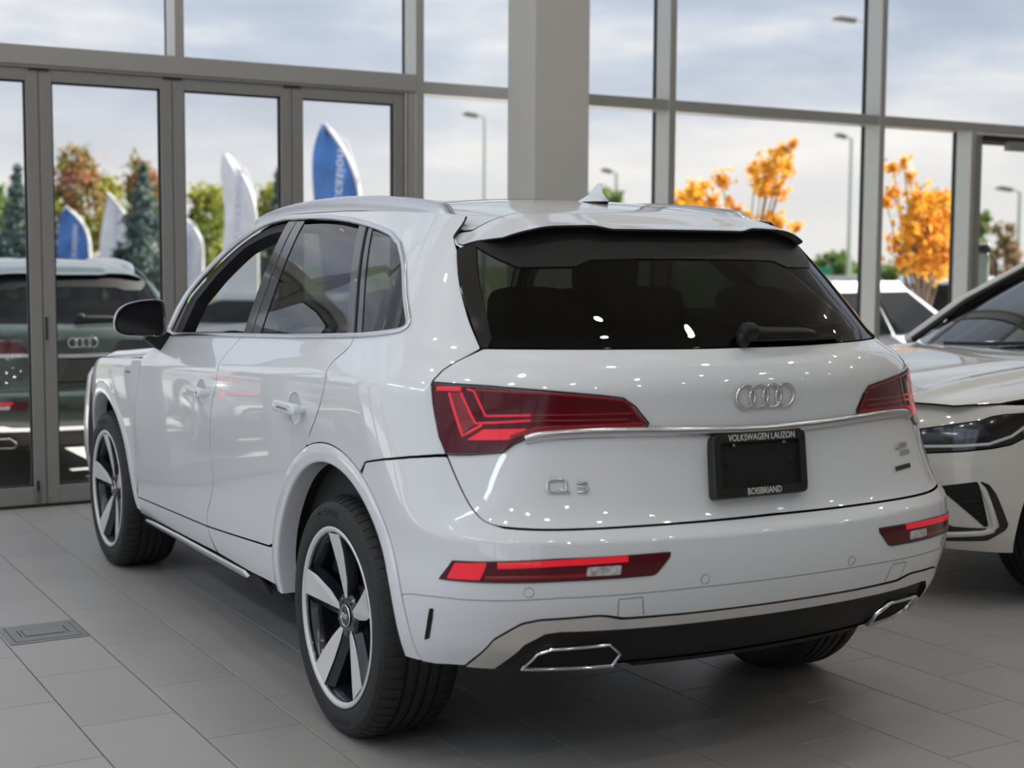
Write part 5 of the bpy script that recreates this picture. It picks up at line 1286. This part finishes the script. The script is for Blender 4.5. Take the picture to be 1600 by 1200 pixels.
def vhood(x, y):
    a = np.abs(x); z = pch(y, [-.95, -.78, -.6, -.3, .1, .6], [.80, .872, .915, .965, 1.012, 1.05])
    return z-.075*np.clip(a/.88, 0, 1.05)**3.2+.016*np.exp(-((a-(.50+.12*(y+.8)))/.05)**2)*np.clip((y+.9)/.5, 0, 1)
VH = Sheet(vhood)
def white_crossover():
    r = empty('crossover_car', (2.60, 1.0, 0), math.radians(-89.2), 'white car cut off by the right edge, its headlight facing the rear of the suv', 'car'); S = VB; m = 'cream_white'
    def arcv(r_, a0, a1, n=12):
        g = np.radians(np.linspace(a0, a1, n+1)); q = S.yz(r_*np.cos(g), .34+r_*np.sin(g)); return [(a, b) for a, b in q]
    for sd in (1, 0):
        T = (lambda p: list(p)) if sd else mir
        fe = [(.55, 6.95), (.55, .3)]+[(.70, .3)]+arcv(.44, 0, 118, 12)+[(1.10, 5.55), (1.195, 5.64), (1.16, 6.2), (1.12, 6.95), (1.0, 6.98), (.8, 6.98)]
        panel('front_fender', S, T(fe), m, r, res=.04)
        sd_ = [(.54, 6.95), (.54, .3), (.02, .3), (.02, 6.95)]
        panel('side_panel', S, T(sd_), m, r, res=.08)
        hl = panel('head_light', S, T(VBK['head']), 'headlamp_black', r, off=.004, res=.025)
        strip('running_light', S, T(VBK['drl']), .012, .003, 'drl_white', hl, off=.004)
        for k in ('seg1', 'seg2'): panel('lamp_reflector', S, T(VBK[k]), 'lamp_lens', hl, off=.0055, gap=0, depth=.001, rnd=.01)
        panel('amber_marker', S, T(VBK['amber']), 'amber_lens', hl, off=.0055, gap=0, depth=.001, rnd=.006)
        panel('air_curtain', S, T(VBK['tri']), 'black_plastic', r, off=.003, gap=0, depth=.004, res=.03, rnd=.008)
        for q in (2.25, 1.85): strip('curtain_slat', S, T([(1.40-(2.6-q)*.07, q), (1.315, q)]), .006, .006, 'black_gloss', r, off=.003)
        panel('intake_band', S, T(VBK['cband']), 'black_gloss', r, off=.004, gap=0, depth=.004, res=.03, rnd=.01)
        panel('lower_intake', S, T(VBK['low']), 'black_gloss', r, off=.003, gap=0, depth=.004, res=.03, rnd=.01)
        strip('blade_fin', S, T([(1.312, 2.72), (1.290, 2.2), (1.268, 1.5), (1.275, 1.30), (1.31, 1.22), (1.55, 1.04)]), .022, .012, m, r, off=.003)
        for yy in (0, 2.68): wheel(r, 1 if sd else -1, yy, True)
        sg = 1 if sd else -1
        # pillars, side glass
        A = [(sg*.79, .60, 1.03), (sg*.74, .95, 1.24), (sg*.665, 1.36, 1.43), (sg*.63, 1.9, 1.53), (sg*.62, 2.6, 1.52), (sg*.66, 3.2, 1.38)]
        MB().tube(A, [.030, .030, .032, .034, .034, .03], 8).build('window_rail', m, r, True)
        MB().tube([(p[0]-sg*.055, p[1]-.015, p[2]+.006) for p in A[:3]], [.018, .016, .016], 8).build('pillar_seal', 'gasket', r, True)
        V = [(sg*.80, .75, 1.0), (sg*.83, 3.3, 1.04)]+[A[4], A[3], A[2], A[1]]; o = obj('side_window', V+[(v[0]-sg*.006, v[1], v[2]) for v in V], [(0, 1, 2, 3, 4, 5), (11, 10, 9, 8, 7, 6)], 'car_glass', r)
        superell('door_mirror', (sg*.97, .98, 1.03), (.075, .05, .045), m, r, .6, .6)
    bm = [(2.0, 5.3), (1.55, 5.28), (1.531, 5.31), (1.552, 4.69), (1.545, 3.81), (1.39, 3.94), (1.295, 4.07), (1.239, 4.2), (1.203, 4.43), (1.146, 4.82), (1.115, 5.3), (1.10, 5.50)]+[p for p in arcv(.44, 118, 178, 8)]+[(1.2, .28), (1.35, .40), (1.6, .5), (2.0, .5)]
    full = bm+[(4-a, b) for a, b in reversed(bm)]
    panel('front_bumper', S, full, m, r, res=.03)
    lip = [(2.0, 5.32), (1.56, 5.30), (1.531, 5.33), (1.411, 5.46), (1.404, 5.12), (1.462, 4.97), (1.552, 4.71), (2.0, 4.6)]
    panel('grille', S, lip+[(4-a, b) for a, b in reversed(lip)], 'black_gloss', r, off=-.004, gap=0, res=.05) if False else None
    cap = [(2.0, 6.3), (1.6, 6.25), (1.4, 6.2), (1.2, 6.1), (1.15, 5.7), (1.195, 5.66), (1.278, 5.59), (1.315, 5.49), (1.349, 5.26), (1.404, 5.12), (1.531, 4.8), (1.55, 5.3), (2.0, 5.32)]
    panel('nose_panel', S, cap+[(4-a, b) for a, b in reversed(cap)], m, r, res=.03)
    hd = [(0, -.815), (.3, -.80), (.55, -.745), (.72, -.66), (.82, -.50), (.872, -.2), (.885, .2), (.86, .52), (.80, .58), (.6, .50), (.3, .44), (0, .42)]
    panel('bonnet', VH, hd+[(-a, b) for a, b in reversed(hd)], m, r, res=.045)
    V = []; F = []
    for i in range(21):
        t = -1+2*i/20
        for j in range(9):
            k = j/8; V.append(((.76-.15*k)*t, .34+.24*t*t+(1.32-.34-.12*t*t)*k, 1.025+(1.475-1.025)*k+.05*k*(1-k)-.03*k*t*t))
    for i in range(20):
        for j in range(8): F.append((i*9+j, (i+1)*9+j, (i+1)*9+j+1, i*9+j+1))
    obj('windscreen', V, F, 'screen_glass', r, smooth=True)
    V = []; F = []
    for i in range(13):
        t = -1+2*i/12
        for j in range(9):
            k = j/8; V.append((.63*t, 1.30+.1*t*t+(3.3-1.3)*k, 1.485+.11*math.sin(min(1, k*1.6)*PI/2)-.13*max(0, k-.55)*2-.05*t*t))
    for i in range(12):
        for j in range(8): F.append((i*9+j, (i+1)*9+j, (i+1)*9+j+1, i*9+j+1))
    obj('roof_panel', V, F, m, r, smooth=True)
    V = []; F = []
    for (z, w_, y) in ((.99, .86, 3.62), (1.05, .80, 3.58), (1.42, .62, 3.22)): V += [(-w_, y-.25, z), (-w_*.6, y, z), (w_*.6, y, z), (w_, y-.25, z)]
    for q in range(2):
        for i in range(3): F.append((q*4+i, q*4+i+1, q*4+5+i, q*4+4+i))
    obj('rear_window', V, F, 'car_glass', r); MB().cbox((-.84, 3.2, .3), (.84, 3.62, 1.0), .06).build('tail_panel', m, r)
    MB().cbox((-.62, -.45, .22), (.62, 3.4, .32), .03).build('underbody', 'black_void', r); MB().cbox((-.60, -.60, .33), (.60, .30, .78), .05).build('engine_bay', 'black_void', r)
    MB().cbox((-.72, .62, .70), (.72, 1.0, 1.0), .06).build('dashboard', 'interior', r)
    for x in (-.36, .36):
        st = superell('front_seat', (x, 1.75, .66), (.25, .26, .10), 'interior', r); superell('seat_backrest', (x, 2.02, .95), (.24, .10, .32), 'interior', st, .4, .4, Matrix.Rotation(-.2, 3, 'X')); superell('headrest', (x, 2.12, 1.34), (.13, .06, .09), 'interior', st, .5, .5)
    for k, x in ((0, -.3), (1, .25)): MB().tube([(x, .36, 1.045), (x+.25, .35, 1.055), (x+.5, .42, 1.07)], .010, 6).build('wiper_blade', 'gasket', r)
    return r

# ------------------------------------------------------------------ cars into place
main = suv('white_paint', 'large white suv filling the middle of the showroom, seen from its left rear', (0, 0, 0))
def copy_tree(o, parent=None, repaint=None, skip=()):
    if o.name.split('.')[0] in skip: return None
    c = o.copy(); col.objects.link(c); c.parent = parent
    if repaint and c.type == 'MESH':
        for i, sl in enumerate(c.material_slots):
            mm = repaint.get(sl.material)
            if mm: sl.link = 'OBJECT'; sl.material = mm
    for ch in list(o.children): copy_tree(ch, c, repaint, skip)
    return c
SK = ('plate_frame', 'dealer_badge', 'dealer_badge_bar', 'drive_badge', 'drive_badge_end', 'tyre_letter', 'frame_lettering', 'frame_screw')
gc = copy_tree(main, None, {MATS['white_paint']: MATS['green_paint'], MATS['satin_trim']: MATS['bright_trim']}, SK)
gc.location = (-.26, 7.10, ZG); gc.rotation_euler = (0, 0, RHO); gc['label'] = 'dark green suv parked outside behind the folding glass doors, rear towards the glass'
hc = copy_tree(main, None, {MATS['white_paint']: MATS['grey_paint']}, SK)
hc.location = (-3.55, 7.3, ZG); hc.rotation_euler = (0, 0, RHO); hc['label'] = 'grey suv parked outside left of the dark green one, mirrored in the white doors'
white_crossover()
